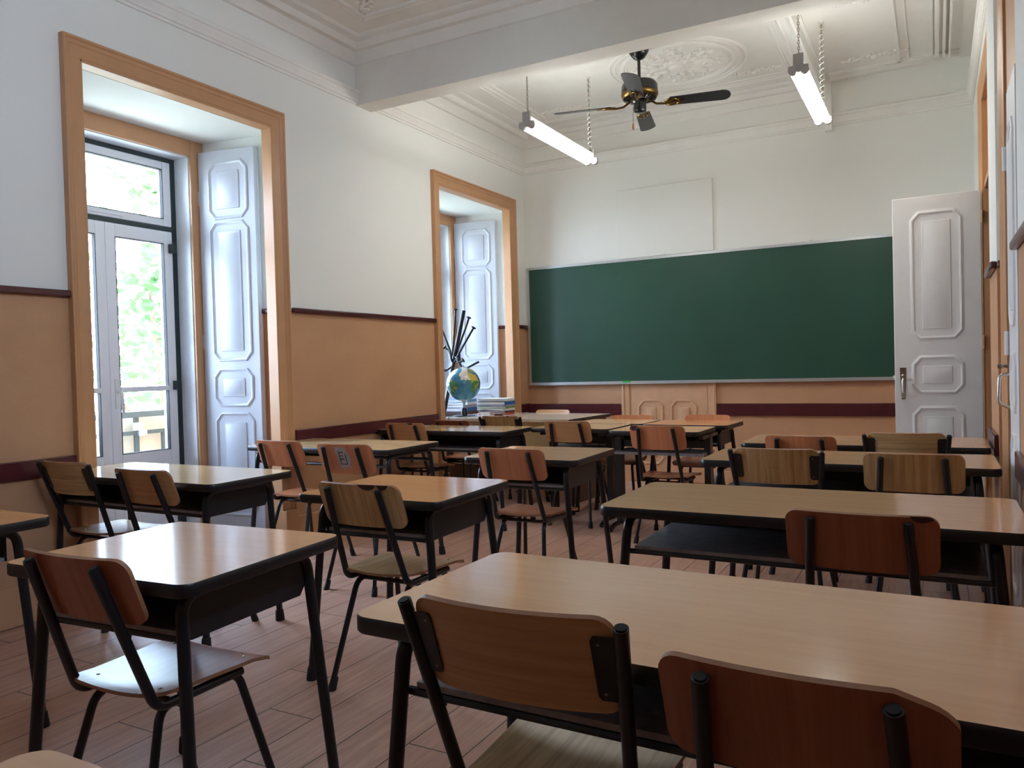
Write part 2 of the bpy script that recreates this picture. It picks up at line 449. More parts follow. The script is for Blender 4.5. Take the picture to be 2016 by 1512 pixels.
# far part: panel frame, round medallion
b = MB()
b.sweep(loop_rect(-3.52, -1.02, 5.42, 7.26, ZC), bead, (0, 0, -1), True)
b.sweep(loop_rect(-3.44, -1.10, 5.50, 7.18, ZC), fine, (0, 0, -1), True)
for (x, y, r_, s_) in ((-3.2, 7.02, PI, 5), (-3.32, 5.75, -PI / 2, 8), (-1.35, 7.02, PI, 6)): ornament(b, (x, y, ZC), 0.24, r_, s_)
struct('trim_7', b, M['moulding'])
b = MB(); MC = (-1.89, 6.52)
for R0, pr in ((0.565, 0.016), (0.52, 0.010), (0.455, 0.018), (0.42, 0.008)):
    b.tube([(MC[0] + R0 * math.cos(2 * PI * i / 56), MC[1] + R0 * math.sin(2 * PI * i / 56), ZC) for i in range(56)], pr, 8, loop=True)
rnd = random.Random(11)
for k in range(8):
    a = 2 * PI * k / 8 + 0.2; R = Matrix.Rotation(a, 3, 'Z')
    for (r0, y, l, w, tw) in ((0.10, 0, 0.055, 0.035, 0), (0.19, 0.03, 0.07, 0.022, 0.5), (0.19, -0.03, 0.07, 0.022, -0.5), (0.29, 0.0, 0.06, 0.03, 0), (0.34, 0.05, 0.035, 0.015, 0.8), (0.34, -0.05, 0.035, 0.015, -0.8), (0.26, 0.085, 0.03, 0.02, 0.3)):
        p = Vector((MC[0], MC[1], ZC)) + R @ Vector((r0, y, 0))
        b.ball(p, (l, w, 0.018 + 0.01 * rnd.random()), 9, 5, T=R @ Matrix.Rotation(tw, 3, 'Z'))
    pts = [Vector((MC[0], MC[1], ZC - 0.008)) + R @ Vector((0.15 + 0.16 * t, 0.055 * math.sin(6.3 * t) , 0)) for t in [i / 12 for i in range(13)]]
    b.tube(pts, 0.011, 6)
    p = Vector((MC[0], MC[1], ZC)) + R @ Vector((0.37, 0, 0)); b.ball(p, (0.014, 0.014, 0.014), 8, 5)
b.lathe([(0.0, 0.05), (0.05, 0.045), (0.075, 0.02), (0.1, 0.025), (0.115, 0.0)], (MC[0], MC[1], ZC - 0.0), 24)
for v_i in range(len(b.v) - 5 * 24, len(b.v)):
    x, y, z = b.v[v_i]; b.v[v_i] = (x, y, 2 * ZC - z)
struct('trim_8', b, M['moulding'])
# strip of ceiling beyond the old partition: straight runs and a boxed end on the far wall
b = MB()
b.box(-0.86, -0.80, YB - 0.07, YB, 3.27, ZC)
b.box(-0.865, -0.835, 5.045, YB, ZC - 0.02, ZC)
for x, w, h in ((-0.245, 0.022, 0.02), (-0.175, 0.014, 0.014), (0.0, 0.014, 0.016), (0.035, 0.03, 0.03), (0.085, 0.02, 0.045), (0.125, 0.016, 0.06)):
    b.box(x - w / 2, x + w / 2, 5.045, 7.46, ZC - h, ZC)
b.box(-0.80, 0.2, 7.43, 7.46, ZC - 0.02, ZC); b.box(-0.80, 0.2, 7.52, 7.55, ZC - 0.035, ZC)
ornament(b, (-0.42, 7.22, ZC), 0.28, PI, 9); ornament(b, (-0.42, 6.02, ZC), 0.28, 0, 10)
struct('trim_9', b, M['moulding'])

# ------------------------------------------------------------------ dado rails, chair protection bands, baseboards
def rail_run(mb, segs, z0, z1, d, axis):
    for s in segs:
        if axis == 'L': mb.box(XL, XL + d, s[0], s[1], z0, z1)
        if axis == 'R': mb.box(XR - d, XR, s[0], s[1], z0, z1)
        if axis == 'B': mb.box(s[0], s[1], YB - d, YB, z0, z1)
CAS = 0.10
Lsegs = [(YF, NICHES[0][0] - CAS), (NICHES[0][1] + CAS + 0.04, NICHES[1][0] - CAS), (NICHES[1][1] + CAS, YB)]
b = MB(); rail_run(b, Lsegs, 1.632, 1.668, 0.03, 'L')
for a, c in NICHES:
    prism(b, [(XN + 0.025, c - 0.012), (XN + 0.025, c + 0.004), (XM - 0.001, c + SPL), (XM - 0.001, c + SPL - 0.022)], 1.632, 1.668)
struct('trim_10', b, M['maroon'], bevel=0.008)
b = MB(); rail_run(b, [(XL, XR)], 1.632, 1.668, 0.018, 'B'); struct('trim_11', b, M['maroon'], bevel=0.006)
b = MB(); rail_run(b, [(YF, DB0)], 1.632, 1.668, 0.03, 'R'); b.box(0.238, 0.268, 4.56, 5.14, 1.632, 1.668); b.box(0.268, XR, 4.53, 4.56, 1.632, 1.668); struct('trim_12', b, M['maroon'], bevel=0.008)
b = MB(); rail_run(b, Lsegs, 0.715, 0.808, 0.022, 'L'); struct('trim_13', b, M['maroon'], bevel=0.004)
b = MB(); rail_run(b, [(XL, -2.90), (-1.905, XR)], 0.685, 0.802, 0.022, 'B'); struct('trim_14', b, M['maroon'], bevel=0.004)
b = MB(); rail_run(b, [(YF, DB0)], 0.69, 0.80, 0.022, 'R'); b.box(0.246, 0.268, 4.60, 5.14, 0.69, 0.80); struct('trim_15', b, M['maroon'], bevel=0.004)
b = MB(); rail_run(b, Lsegs, 0, 0.20, 0.016, 'L'); struct('baseboard_left', b, M['tan_base'], bevel=0.005)
b = MB(); rail_run(b, [(XL, -2.89), (-1.90, XR)], 0, 0.14, 0.016, 'B'); struct('baseboard_back', b, M['tan_base'], bevel=0.005)
b = MB(); rail_run(b, [(YF, DB0), (DA1 + 0.1, YB)], 0, 0.16, 0.016, 'R'); struct('baseboard_right', b, M['tan_base'], bevel=0.005)

# ------------------------------------------------------------------ casings
casing_prof = [(0, 0), (0, 0.016), (0.012, 0.02), (0.06, 0.02), (0.066, 0.026), (0.082, 0.03), (0.09, 0.04), (0.102, 0.04), (0.104, 0)]
def casing_left(mb, y0, y1, z1):
    mb.sweep([(XL, y1, 0), (XL, y1, z1), (XL, y0, z1), (XL, y0, 0)], [(-u, v) for u, v in casing_prof], (1, 0, 0))
for i, (a, c) in enumerate(NICHES):
    b = MB(); casing_left(b, a, c, 2.905)
    # lining of the recess mouth
    b.box(XL - 0.075, XL + 0.016, a - 0.012, a + 0.012, 0, 2.905); b.box(XL - 0.075, XL + 0.016, c - 0.012, c + 0.012, 0, 2.905); b.box(XL - 0.075, XL + 0.016, a, c, 2.886, 2.9055)
    # plinth blocks
    b.box(XL, XL + 0.05, a - 0.108, a + 0.014, 0, 0.26); b.box(XL, XL + 0.05, c - 0.014, c + 0.108, 0, 0.26)
    struct('trim_%d' % (16, 17)[i], b, M['casing'], bevel=0.003)

# ------------------------------------------------------------------ balcony windows
def notched(w, h, c):
    q = 0.62 * c
    return [(c, 0), (w - c, 0), (w - q, q * 0.72), (w, c * 1.15), (w, h - c * 1.15), (w - q, h - q * 0.72), (w - c, h), (c, h), (q, h - q * 0.72), (0, h - c * 1.15), (0, c * 1.15), (q, q * 0.72)]
def panel_moulding(mb, org, ux, uz, nrm, w, h, c):
    """raised bead in a notched outline around a raised field"""
    org = Vector(org); ux = Vector(ux); uz = Vector(uz); nrm = Vector(nrm)
    path = [org + ux * x + uz * z for x, z in notched(w, h, c)]
    mb.sweep(path, [(-0.011, -0.001), (-0.008, 0.007), (0.001, 0.009), (0.006, 0.004), (0.013, 0.003), (0.015, -0.001)], nrm, True)
    i0, i1 = 0.045 + c * 0.35, 0.07 + c * 0.35
    if w > 2.4 * i1 and h > 2.4 * i1:
        R = lambda i, d: [org + ux * x + uz * z + nrm * d for x, z in ((i, i), (w - i, i), (w - i, h - i), (i, h - i))]
        mb.loft([R(i0, -0.001), R(i0 + 0.003, 0.005), R(i0 + 0.006, 0.005), R(i1, 0.013)], True, (False, True))
def shutter(name, label, hinge, free, z0, z1, thick, side):
    h = Vector((hinge[0], hinge[1], 0)); f = Vector((free[0], free[1], 0)); d = (f - h); L = d.length; ux = d.normalized(); n = Vector((ux.y, -ux.x, 0))
    if n.y * side > 0: n = -n
    root = thing(name, label, 'shutter', (hinge[0], hinge[1], z0), 0, 'folding window shutters')
    o = h.copy(); o.z = 0
    H = z1 - z0
    P = lambda u, z, w: tuple(ux * u + Vector((0, 0, z)) + n * w)
    b = MB()
    for (w0, w1) in ((-thick / 2 + 0.0015, 0), (-thick, -thick / 2 - 0.0015)):
        r = [[P(0, 0, w0), P(L, 0, w0), P(L, H, w0), P(0, H, w0)], [P(0, 0, w1), P(L, 0, w1), P(L, H, w1), P(0, H, w1)]]
        b.loft([[Vector(q) for q in ring] for ring in r])
    obj('leaf_board', b.mesh('leaf_board', M['shutter_paint']), root, bevel=0.003)
    for (pz0, pz1) in ((2.325, 2.715), (1.315, 2.29), (0.99, 1.245), (0.21, 0.93)):
        b = MB(); panel_moulding(b, P(0.095, pz0 - z0, 0), ux, (0, 0, 1), n, L - 0.165, pz1 - pz0, 0.045)
        obj('raised_panel', b.mesh('raised_panel', M['shutter_paint']), root)
    for hz in (0.35, 1.37, 2.40):
        b = MB(); b.tube([P(-0.006, hz, -0.01), P(-0.006, hz + 0.1, -0.01)], 0.009, 8)
        obj('hinge', b.mesh('hinge', M['shutter_paint']), root)
    return root
def window(i, a, c):
    dy0, dy1 = a + 0.114, c - 0.114            # clear opening
    root = thing('window_%d' % i, 'tall balcony window with white glazed doors under a fanlight', None, (XO, a, 0)); root['kind'] = 'structure'
    root.location = (0, 0, 0)
    b = MB()                                    # ochre inner frame round the opening
    b.box(XN, XN + 0.02, a, dy0, 0, NZ); b.box(XN, XN + 0.02, dy1, c, 0, NZ); b.box(XN, XN + 0.02, dy0, dy1, 2.772, NZ)
    obj('window_casing', b.mesh('window_casing', M['casing']), root, bevel=0.005)
    b = MB()                                    # rendered reveal
    XG = -4.815
    b.box(XG, XN - 0.002, dy0, dy0 + 0.006, 0, 2.772); b.box(XG, XN - 0.002, dy1 - 0.006, dy1, 0, 2.772); b.box(XG, XN - 0.002, dy0, dy1, 2.766, 2.772)
    obj('reveal', b.mesh('reveal', M['plaster']), root)
    G0, G1 = dy0 + 0.006, dy1 - 0.006
    b = MB()                                    # dark green fixed frame
    b.box(XG - 0.06, XG, G0, G0 + 0.042, 0, 2.766); b.box(XG - 0.06, XG, G1 - 0.042, G1, 0, 2.766)
    b.box(XG - 0.06, XG, G0 + 0.042, G1 - 0.042, 2.735, 2.766); b.box(XG - 0.06, XG, G0 + 0.042, G1 - 0.042, 2.243, 2.275)
    obj('fixed_frame', b.mesh('fixed_frame', M['green_metal']), root)
    A0, A1 = G0 + 0.043, G1 - 0.043; mid = (A0 + A1) / 2
    def sash(name, y0, y1, z0, z1, sw, top, bot, bar=None):
        m = MB(); X0, X1 = XG - 0.055, XG + 0.006
        m.box(X0, X1, y0, y0 + sw, z0, z1); m.box(X0, X1, y1 - sw, y1, z0, z1); m.box(X0, X1, y0 + sw, y1 - sw, z1 - top, z1); m.box(X0, X1, y0 + sw, y1 - sw, z0, z0 + bot)
        if bar: m.box(X0 + 0.01, X1 + 0.01, y0 + sw, y1 - sw, bar - 0.017, bar + 0.017)
        s = obj(name, m.mesh(name, M['pvc']), root, bevel=0.004)
        g = MB(); g.box(XG - 0.032, XG - 0.026, y0 + sw - 0.004, y1 - sw + 0.004, z0 + bot - 0.004, z1 - top + 0.004)
        obj('glass_pane', g.mesh('glass_pane', M['glass']), s)
        gk = MB(); gk.sweep([(XG + 0.0065, y0 + sw, z0 + bot), (XG + 0.0065, y1 - sw, z0 + bot), (XG + 0.0065, y1 - sw, z1 - top), (XG + 0.0065, y0 + sw, z1 - top)], [(0, -0.03), (0, 0.0), (0.004, 0.0), (0.004, -0.03)], (1, 0, 0), True)
        obj('gasket', gk.mesh('gasket', M['rubber']), s)
        return s
    fl = sash('fanlight', A0, A1, 2.277, 2.733, 0.064, 0.055, 0.05)
    m = MB(); m.box(XG + 0.006, XG + 0.018, mid - 0.13, mid + 0.13, 2.295, 2.312); obj('vent_slot', m.mesh('vent_slot', M['pvc']), fl)
    dl = sash('door_leaf', A0, mid - 0.001, 0.012, 2.241, 0.07, 0.088, 0.68, 1.127)
    dr = sash('door_leaf', mid + 0.001, A1, 0.012, 2.241, 0.07, 0.088, 0.68, 1.127)
    m = MB(); m.box(XG + 0.006, XG + 0.014, mid + 0.03, mid + 0.065, 1.0, 1.2)
    m.tube(fillet([(XG + 0.012, mid + 0.045, 1.115), (XG + 0.055, mid + 0.045, 1.115), (XG + 0.055, mid + 0.055, 0.975)], 0.02), 0.01, 8)
    obj('handle', m.mesh('handle', M['white_plastic']), dr)
    for hz in (2.12, 1.145, 0.2):
        m = MB(); m.box(XG + 0.006, XG + 0.03, A1 - 0.035, A1 + 0.012, hz - 0.032, hz + 0.032); obj('hinge', m.mesh('hinge', M['green_metal']), dr)
        m = MB(); m.box(XG + 0.006, XG + 0.03, A0 - 0.012, A0 + 0.035, hz - 0.032, hz + 0.032); obj('hinge', m.mesh('hinge', M['green_metal']), dl)
    b = MB(); b.box(XO, XN, dy0, dy1, 0.0, 0.012); obj('sill', b.mesh('sill', M['concrete']), root)
    return root
for i, (a, c) in enumerate(NICHES): window(i + 1, a, c)
w3 = thing('window_3', 'unseen high window added in the door-side wall for extra daylight', None); w3['kind'] = 'structure'  # invented window, put in only to let in fill daylight
b = MB(); b.sweep([(XR + 0.05, HW[0], HW[2]), (XR + 0.05, HW[1], HW[2]), (XR + 0.05, HW[1], HW[3]), (XR + 0.05, HW[0], HW[3])], [(0, 0), (0, 0.06), (-0.06, 0.06), (-0.06, 0)], (1, 0, 0), True)
b.box(XR + 0.05, XR + 0.1, (HW[0] + HW[1]) / 2 - 0.03, (HW[0] + HW[1]) / 2 + 0.03, HW[2], HW[3]); obj('window_frame', b.mesh('window_frame', M['white_gloss']), w3)
b = MB(); b.box(XR + 0.075, XR + 0.08, HW[0], HW[1], HW[2], HW[3]); obj('glass_pane', b.mesh('glass_pane', M['glass']), w3)
shutter('window_shutter', 'tall white panelled shutter catching daylight, beyond the window desk', (XN + 0.028, 3.888), (-4.17, 3.968), 0.03, 2.805, 0.05, 1)
shutter('window_shutter', 'tall white panelled shutter behind the coat stand and globe', (XN + 0.028, 7.272), (-4.17, 7.352), 0.03, 2.805, 0.05, 1)
shutter('window_shutter', 'white shutter seen edge-on beside the balcony door handle', (XN + 0.028, 2.643), (-4.17, 2.563), 0.03, 2.805, 0.05, -1)
shutter('window_shutter', 'white shutter tucked in the near side of the globe recess', (XN + 0.028, 6.027), (-4.17, 5.947), 0.03, 2.805, 0.05, -1)

# ------------------------------------------------------------------ outside
b = MB(); b.box(-5.7, XO, -1.5, 8.5, -0.2, -0.02); struct('floor_balcony', b, M['concrete'])
rail = thing('balcony_railing', 'green metal balcony railing backed with cream panels outside the window', 'railing', (-5.45, 2.2, 0))
b = MB(); b.box(-0.02, 0.03, 0, 5.6, 0.90, 0.945); obj('top_rail', b.mesh('top_rail', M['rail_green']), rail)
b = MB(); b.box(-0.012, 0.016, 0, 5.6, 0.765, 0.795); obj('middle_rail', b.mesh('middle_rail', M['rail_green']), rail)
b = MB(); b.box(-0.012, 0.016, 0, 5.6, 0.06, 0.09); obj('bottom_rail', b.mesh('bottom_rail', M['rail_green']), rail)
for k in range(16):
    y = 0.06 + 0.19 * k + (0.17 * (k // 3) * 0.3); b = MB(); w = 0.022 if k % 2 else 0.035
    b.box(-0.01, 0.012, y, y + w, -0.02, 0.9 if k % 2 == 0 else 0.78); obj('post', b.mesh('post', M['rail_green']), rail)
for k in range(4):
    b = MB(); n = 24
    pts = [(0.012 * math.sin(2 * PI * j / 6), 1.4 * k + 1.38 * j / n) for j in range(n + 1)]
    f0 = [(-0.05 + x, y) for x, y in pts]; f1 = [(-0.056 + x, y) for x, y in reversed(pts)]
    prism(b, f0 + f1, -0.02, 0.9); obj('screen_panel', b.mesh('screen_panel', M['panel_cream']), rail)
b = MB(); b.box(0.016, 0.03, 1.66, 1.74, 0.80, 0.86); b.box(0.016, 0.035, 1.70, 1.77, 0.755, 0.80); obj('clamp', b.mesh('clamp', M['alu']), rail)
def tree(loc, label, crowns, trunk_h, n, seed):
    rnd = random.Random(seed); root = thing('tree', label, 'tree', loc, 0, 'trees outside the balcony')
    b = MB(); b.tube([(0, 0, 0), (0.05, 0.04, trunk_h * 0.5), (0, 0.1, trunk_h)], [0.16, 0.12, 0.07], 8)
    for cx, cy, cz, r in crowns: b.tube([(0, 0.1, trunk_h * 0.8), (cx * 0.5, cy * 0.5, (trunk_h + cz) / 2), (cx, cy, cz)], [0.06, 0.04, 0.015], 6)
    obj('trunk', b.mesh('trunk', M['bark']), root)
    b = MB()
    for _ in range(n):
        cx, cy, cz, r = rnd.choice(crowns)
        d = Vector((rnd.gauss(0, 1), rnd.gauss(0, 1), rnd.gauss(0, 1))).normalized() * r * rnd.random() ** 0.5
        p = Vector((cx, cy, cz)) + d
        u = Vector((rnd.gauss(0, 1), rnd.gauss(0, 1), rnd.gauss(0, 0.6))).normalized(); w = u.cross(Vector((rnd.gauss(0, 1), rnd.gauss(0, 1), rnd.gauss(0, 1)))).normalized()
        s = 0.07 + 0.07 * rnd.random(); i0 = len(b.v)
        b.v += [tuple(p - u * s), tuple(p + w * s * 0.45), tuple(p + u * s), tuple(p - w * s * 0.45)]
        b.face((i0, i0 + 1, i0 + 2, i0 + 3))
    me = bpy.data.meshes.new('foliage'); me.from_pydata(b.v, [], b.f); me.materials.append(M['leaf'])
    obj('foliage', me, root)
tree((-9.2, 7.0, -3.2), 'leafy tree washed out by sun beyond the balcony railing', [(0, 0.2, 4.4, 1.0), (0.3, 1.0, 3.7, 0.9), (-0.5, -0.8, 3.9, 0.9), (0.2, -0.3, 5.6, 0.8), (0.1, 0.8, 6.9, 0.7), (0.2, 1.3, 2.9, 0.9), (0.2, 0.2, 3.2, 0.8)], 4.2, 1300, 5)
tree((-11.5, 9.8, -3.2), 'taller pale tree behind the first one outside the window', [(0, 0, 6.5, 1.3), (0.4, 1.0, 5.4, 1.2), (-0.3, -1.2, 5.2, 1.2), (0, 0.4, 8.3, 1.2), (0, -1.0, 7.6, 1.0)], 5.6, 1100, 6)
b = MB(); b.box(-60, XO - 0.9, -40, 60, -3.4, -3.2); struct('ground', b, M['hill'])

# ------------------------------------------------------------------ doors
# open leaf of the far double door, standing square to the wall
def door_leaf(name, org, ux, n, L, z1, th, panels, mat, both=True, inset=0.12):
    b = MB(); org = Vector(org); ux = Vector(ux); n = Vector(n)
    r = [[org + ux * u + Vector((0, 0, z)) + n * w for u, z in ((0, 0.01), (L, 0.01), (L, z1), (0, z1))] for w in (0, -th)]
    b.loft(r); o = struct(name, b, mat, bevel=0.003)
    for p0, p1 in panels:
        m = MB(); panel_moulding(m, org + ux * inset + Vector((0, 0, p0)), ux, (0, 0, 1), n, L - 2 * inset, p1 - p0, 0.045); obj('raised_panel', m.mesh('raised_panel', mat), o)
        if both:
            m = MB(); panel_moulding(m, org + ux * (L - inset) + Vector((0, 0, p0)) - n * th, -ux, (0, 0, 1), -n, L - 2 * inset, p1 - p0, 0.045); obj('raised_panel', m.mesh('raised_panel', mat), o)
    return o
PAN = [(1.335, 2.21), (0.955, 1.20), (0.16, 0.845)]
d1 = door_leaf('door_1', (0.275, 6.20, 0), (-1, 0, 0), (0, -1, 0), 0.54, 2.325, 0.04, PAN, M['white_gloss'])
d1['label'] = 'open white panelled door leaf with nickel pull beside the chalkboard'
# bow handle on its plate
hx, hy = -0.212, 6.20
b = MB(); pl_o = [(-0.021, 1.13), (0.021, 1.13), (0.018, 1.03), (0.012, 0.905), (-0.012, 0.905), (-0.018, 1.03)]
r0 = [Vector((hx + x, hy, z)) for x, z in pl_o]; r1 = [Vector((hx + x * 0.93, hy - 0.004, z)) for x, z in pl_o]; b.loft([r0, r1])
hp = obj('handle_plate', b.mesh('handle_plate', M['nickel']), d1)
b = MB(); b.tube(fillet([(hx, hy - 0.003, 1.055), (hx, hy - 0.05, 1.05), (hx, hy - 0.055, 0.93), (hx, hy - 0.003, 0.918)], 0.03, 8), [0.006] + [0.0095] * 18 + [0.006], 10); obj('door_handle', b.mesh('door_handle', M['chrome']), d1)
b = MB(); b.ball((hx, hy - 0.008, 1.075), 0.011, 10, 6); obj('thumb_latch', b.mesh('thumb_latch', M['chrome']), hp)
b = MB(); b.box(hx - 0.002, hx + 0.002, hy - 0.0055, hy - 0.004, 1.105, 1.122); obj('keyhole', b.mesh('keyhole', M['rubber']), hp)
for hz in (0.3, 1.25, 2.1):
    b = MB(); b.tube([(0.282, 6.196, hz), (0.282, 6.196, hz + 0.09)], 0.008, 8); obj('hinge', b.mesh('hinge', M['casing']), d1)
# closed leaf of the same doorway
d2 = door_leaf('door_2', (0.305, 5.74, 0), (0, -1, 0), (-1, 0, 0), 0.45, 2.325, 0.04, PAN, M['white_gloss'], False, 0.09)
d2['label'] = 'closed white door leaf beside the open one'
b = MB(); b.box(0.30, 0.345, DA0, DA1, 2.335, 2.38); b.box(0.32, 0.335, DA0, DA1, 2.38, DAZ)
struct('trim_18', b, M['casing'])
b = MB()
cp = [(0, 0), (0, 0.012), (0.012, 0.016), (0.03, 0.012), (0.05, 0.018), (0.068, 0.026), (0.08, 0.03), (0.10, 0.03), (0.102, 0)]
b.sweep([(XR, DA0, 0), (XR, DA0, DAZ), (XR, DA1, DAZ), (XR, DA1, 0)], [(-u, v) for u, v in cp], (-1, 0, 0))
b.box(XR - 0.01, XR + 0.3, DA1 - 0.012, DA1 + 0.004, 0, DAZ); b.box(XR - 0.01, XR + 0.3, DA0, DA1, DAZ - 0.012, DAZ)
struct('trim_19', b, M['casing'])
# nearer door, closed
b = MB(); b.sweep([(XR, DB0, DBZ), (XR, DB1, DBZ), (XR, DB1, 0)], [(-u, v) for u, v in cp], (-1, 0, 0))
b.box(XR + 0.0, XR + 0.08, DB0, DB1, 2.40, DBZ); struct('trim_20', b, M['casing'])
d3 = door_leaf('door_3', (XR - 0.004, DB1 - 0.03, 0), (0, -1, 0), (-1, 0, 0), 0.42, 2.40, 0.04, PAN, M['white_gloss'], False, 0.085)
d3['label'] = 'closed white door with a chrome pull in the side wall'
b = MB(); b.tube(fillet([(XR - 0.004, 4.20, 1.115), (XR - 0.05, 4.20, 1.11), (XR - 0.055, 4.20, 0.98), (XR - 0.004, 4.20, 0.955)], 0.03, 8), 0.0075, 10); obj('door_handle', b.mesh('door_handle', M['chrome']), d3)
b = MB(); b.lathe([(0.012, 0), (0.010, -0.02), (0.006, -0.03), (0.013, -0.04), (0.010, -0.052), (0.002, -0.054)], (XR - 0.004, 4.20, 1.15), 14, axis='x'); obj('latch_knob', b.mesh('latch_knob', M['nickel']), d3)
for hz in (2.05, 1.2, 0.4):
    b = MB(); b.tube([(XR - 0.012, 4.285, hz), (XR - 0.012, 4.285, hz + 0.11)], 0.011, 8); obj('hinge', b.mesh('hinge', M['white_gloss']), d3)
# disused door in the far wall: tan below, painted over above
b = MB(); b.box(-2.885, -1.90, YB - 0.012, YB, 2.30, 3.006); struct('trim_21', b, M['wall'], bevel=0.003)
b = MB()
for x0, x1 in ((-2.885, -2.80), (-1.985, -1.90)):
    b.sweep([(x0 + 0.005 if x0 < -2.5 else x1 - 0.005, YB, 0), (x0 + 0.005 if x0 < -2.5 else x1 - 0.005, YB, 1.004)], [(0, 0), (0, 0.02)] + ([(u, v) for u, v in ((0.02, 0.024), (0.026, 0.016), (0.08, 0.014), (0.08, 0))] if x0 > -2.5 else [(-u, v) for u, v in ((0.02, 0.024), (0.026, 0.016), (0.08, 0.014), (0.08, 0))]), (0, -1, 0))
b.box(-2.89, -2.795, YB - 0.03, YB, 0, 0.36); b.box(-1.99, -1.895, YB - 0.03, YB, 0, 0.36)
struct('trim_22', b, M['door_tan'])
d4 = door_leaf('door_4', (-2.80, YB, 0), (1, 0, 0), (0, -1, 0), 0.81, 1.004, 0.006, [], M['door_tan'], False)
d4['label'] = 'tan painted disused door below the chalkboard'
d4.location.y = -0.006
for x0 in (-2.70, -2.355):
    for z0, z1 in ((0.19, 0.83),):
        m = MB(); panel_moulding(m, (x0, YB, z0), (1, 0, 0), (0, 0, 1), (0, -1, 0), 0.245, z1 - z0, 0.05); obj('raised_panel', m.mesh('raised_panel', M['door_tan']), d4)

# ------------------------------------------------------------------ chalkboard
bd = thing('chalkboard', 'long green chalkboard in a thin aluminium frame on the end wall', 'chalkboard', (0, YB, 0))
BX0, BX1, BZ0, BZ1 = -3.95, -0.30, 1.01, 2.295
b = MB(); b.box(BX0 + 0.01, BX1 - 0.01, -0.022, -0.008, BZ0 + 0.01, BZ1 - 0.01); obj('writing_surface', b.mesh('writing_surface', M['board']), bd)
b = MB(); b.sweep([(BX0, -0.03, BZ0), (BX0, -0.03, BZ1), (BX1, -0.03, BZ1), (BX1, -0.03, BZ0)], [(0, 0), (0, 0.03), (0.024, 0.03), (0.026, 0.022), (0.026, 0)], (0, 1, 0), True); obj('frame', b.mesh('frame', M['alu']), bd)
b = MB(); b.box(BX0, BX1, -0.05, -0.03, BZ0 - 0.004, BZ0 + 0.012); obj('chalk_ledge', b.mesh('chalk_ledge', M['alu']), bd)
for x in (-3.9, -2.4, -1.0, -0.31):
    b = MB(); b.box(x - 0.012, x + 0.012, -0.034, -0.02, BZ1 - 0.006, BZ1 + 0.012); obj('bracket', b.mesh('bracket', M['alu']), bd)
b = MB(); b.box(-0.04, 0.04, -0.009, 0.009, 0, 0.016); tag(obj('chalk_stick', b.mesh('chalk_stick', M['green_chalk']), None, (-2.815, YB - 0.041, BZ0 + 0.012), bevel=0.003), 'bright green stick lying on the chalkboard ledge', 'chalk')
b = MB(); b.box(-0.012, 0.012, -0.009, 0.009, 0, 0.024); tag(obj('chalk_block', b.mesh('chalk_block', M['paper']), None, (-0.33, YB - 0.041, BZ0 + 0.012)), 'small white chalk piece at the chalkboard ledge end by the open door', 'chalk')

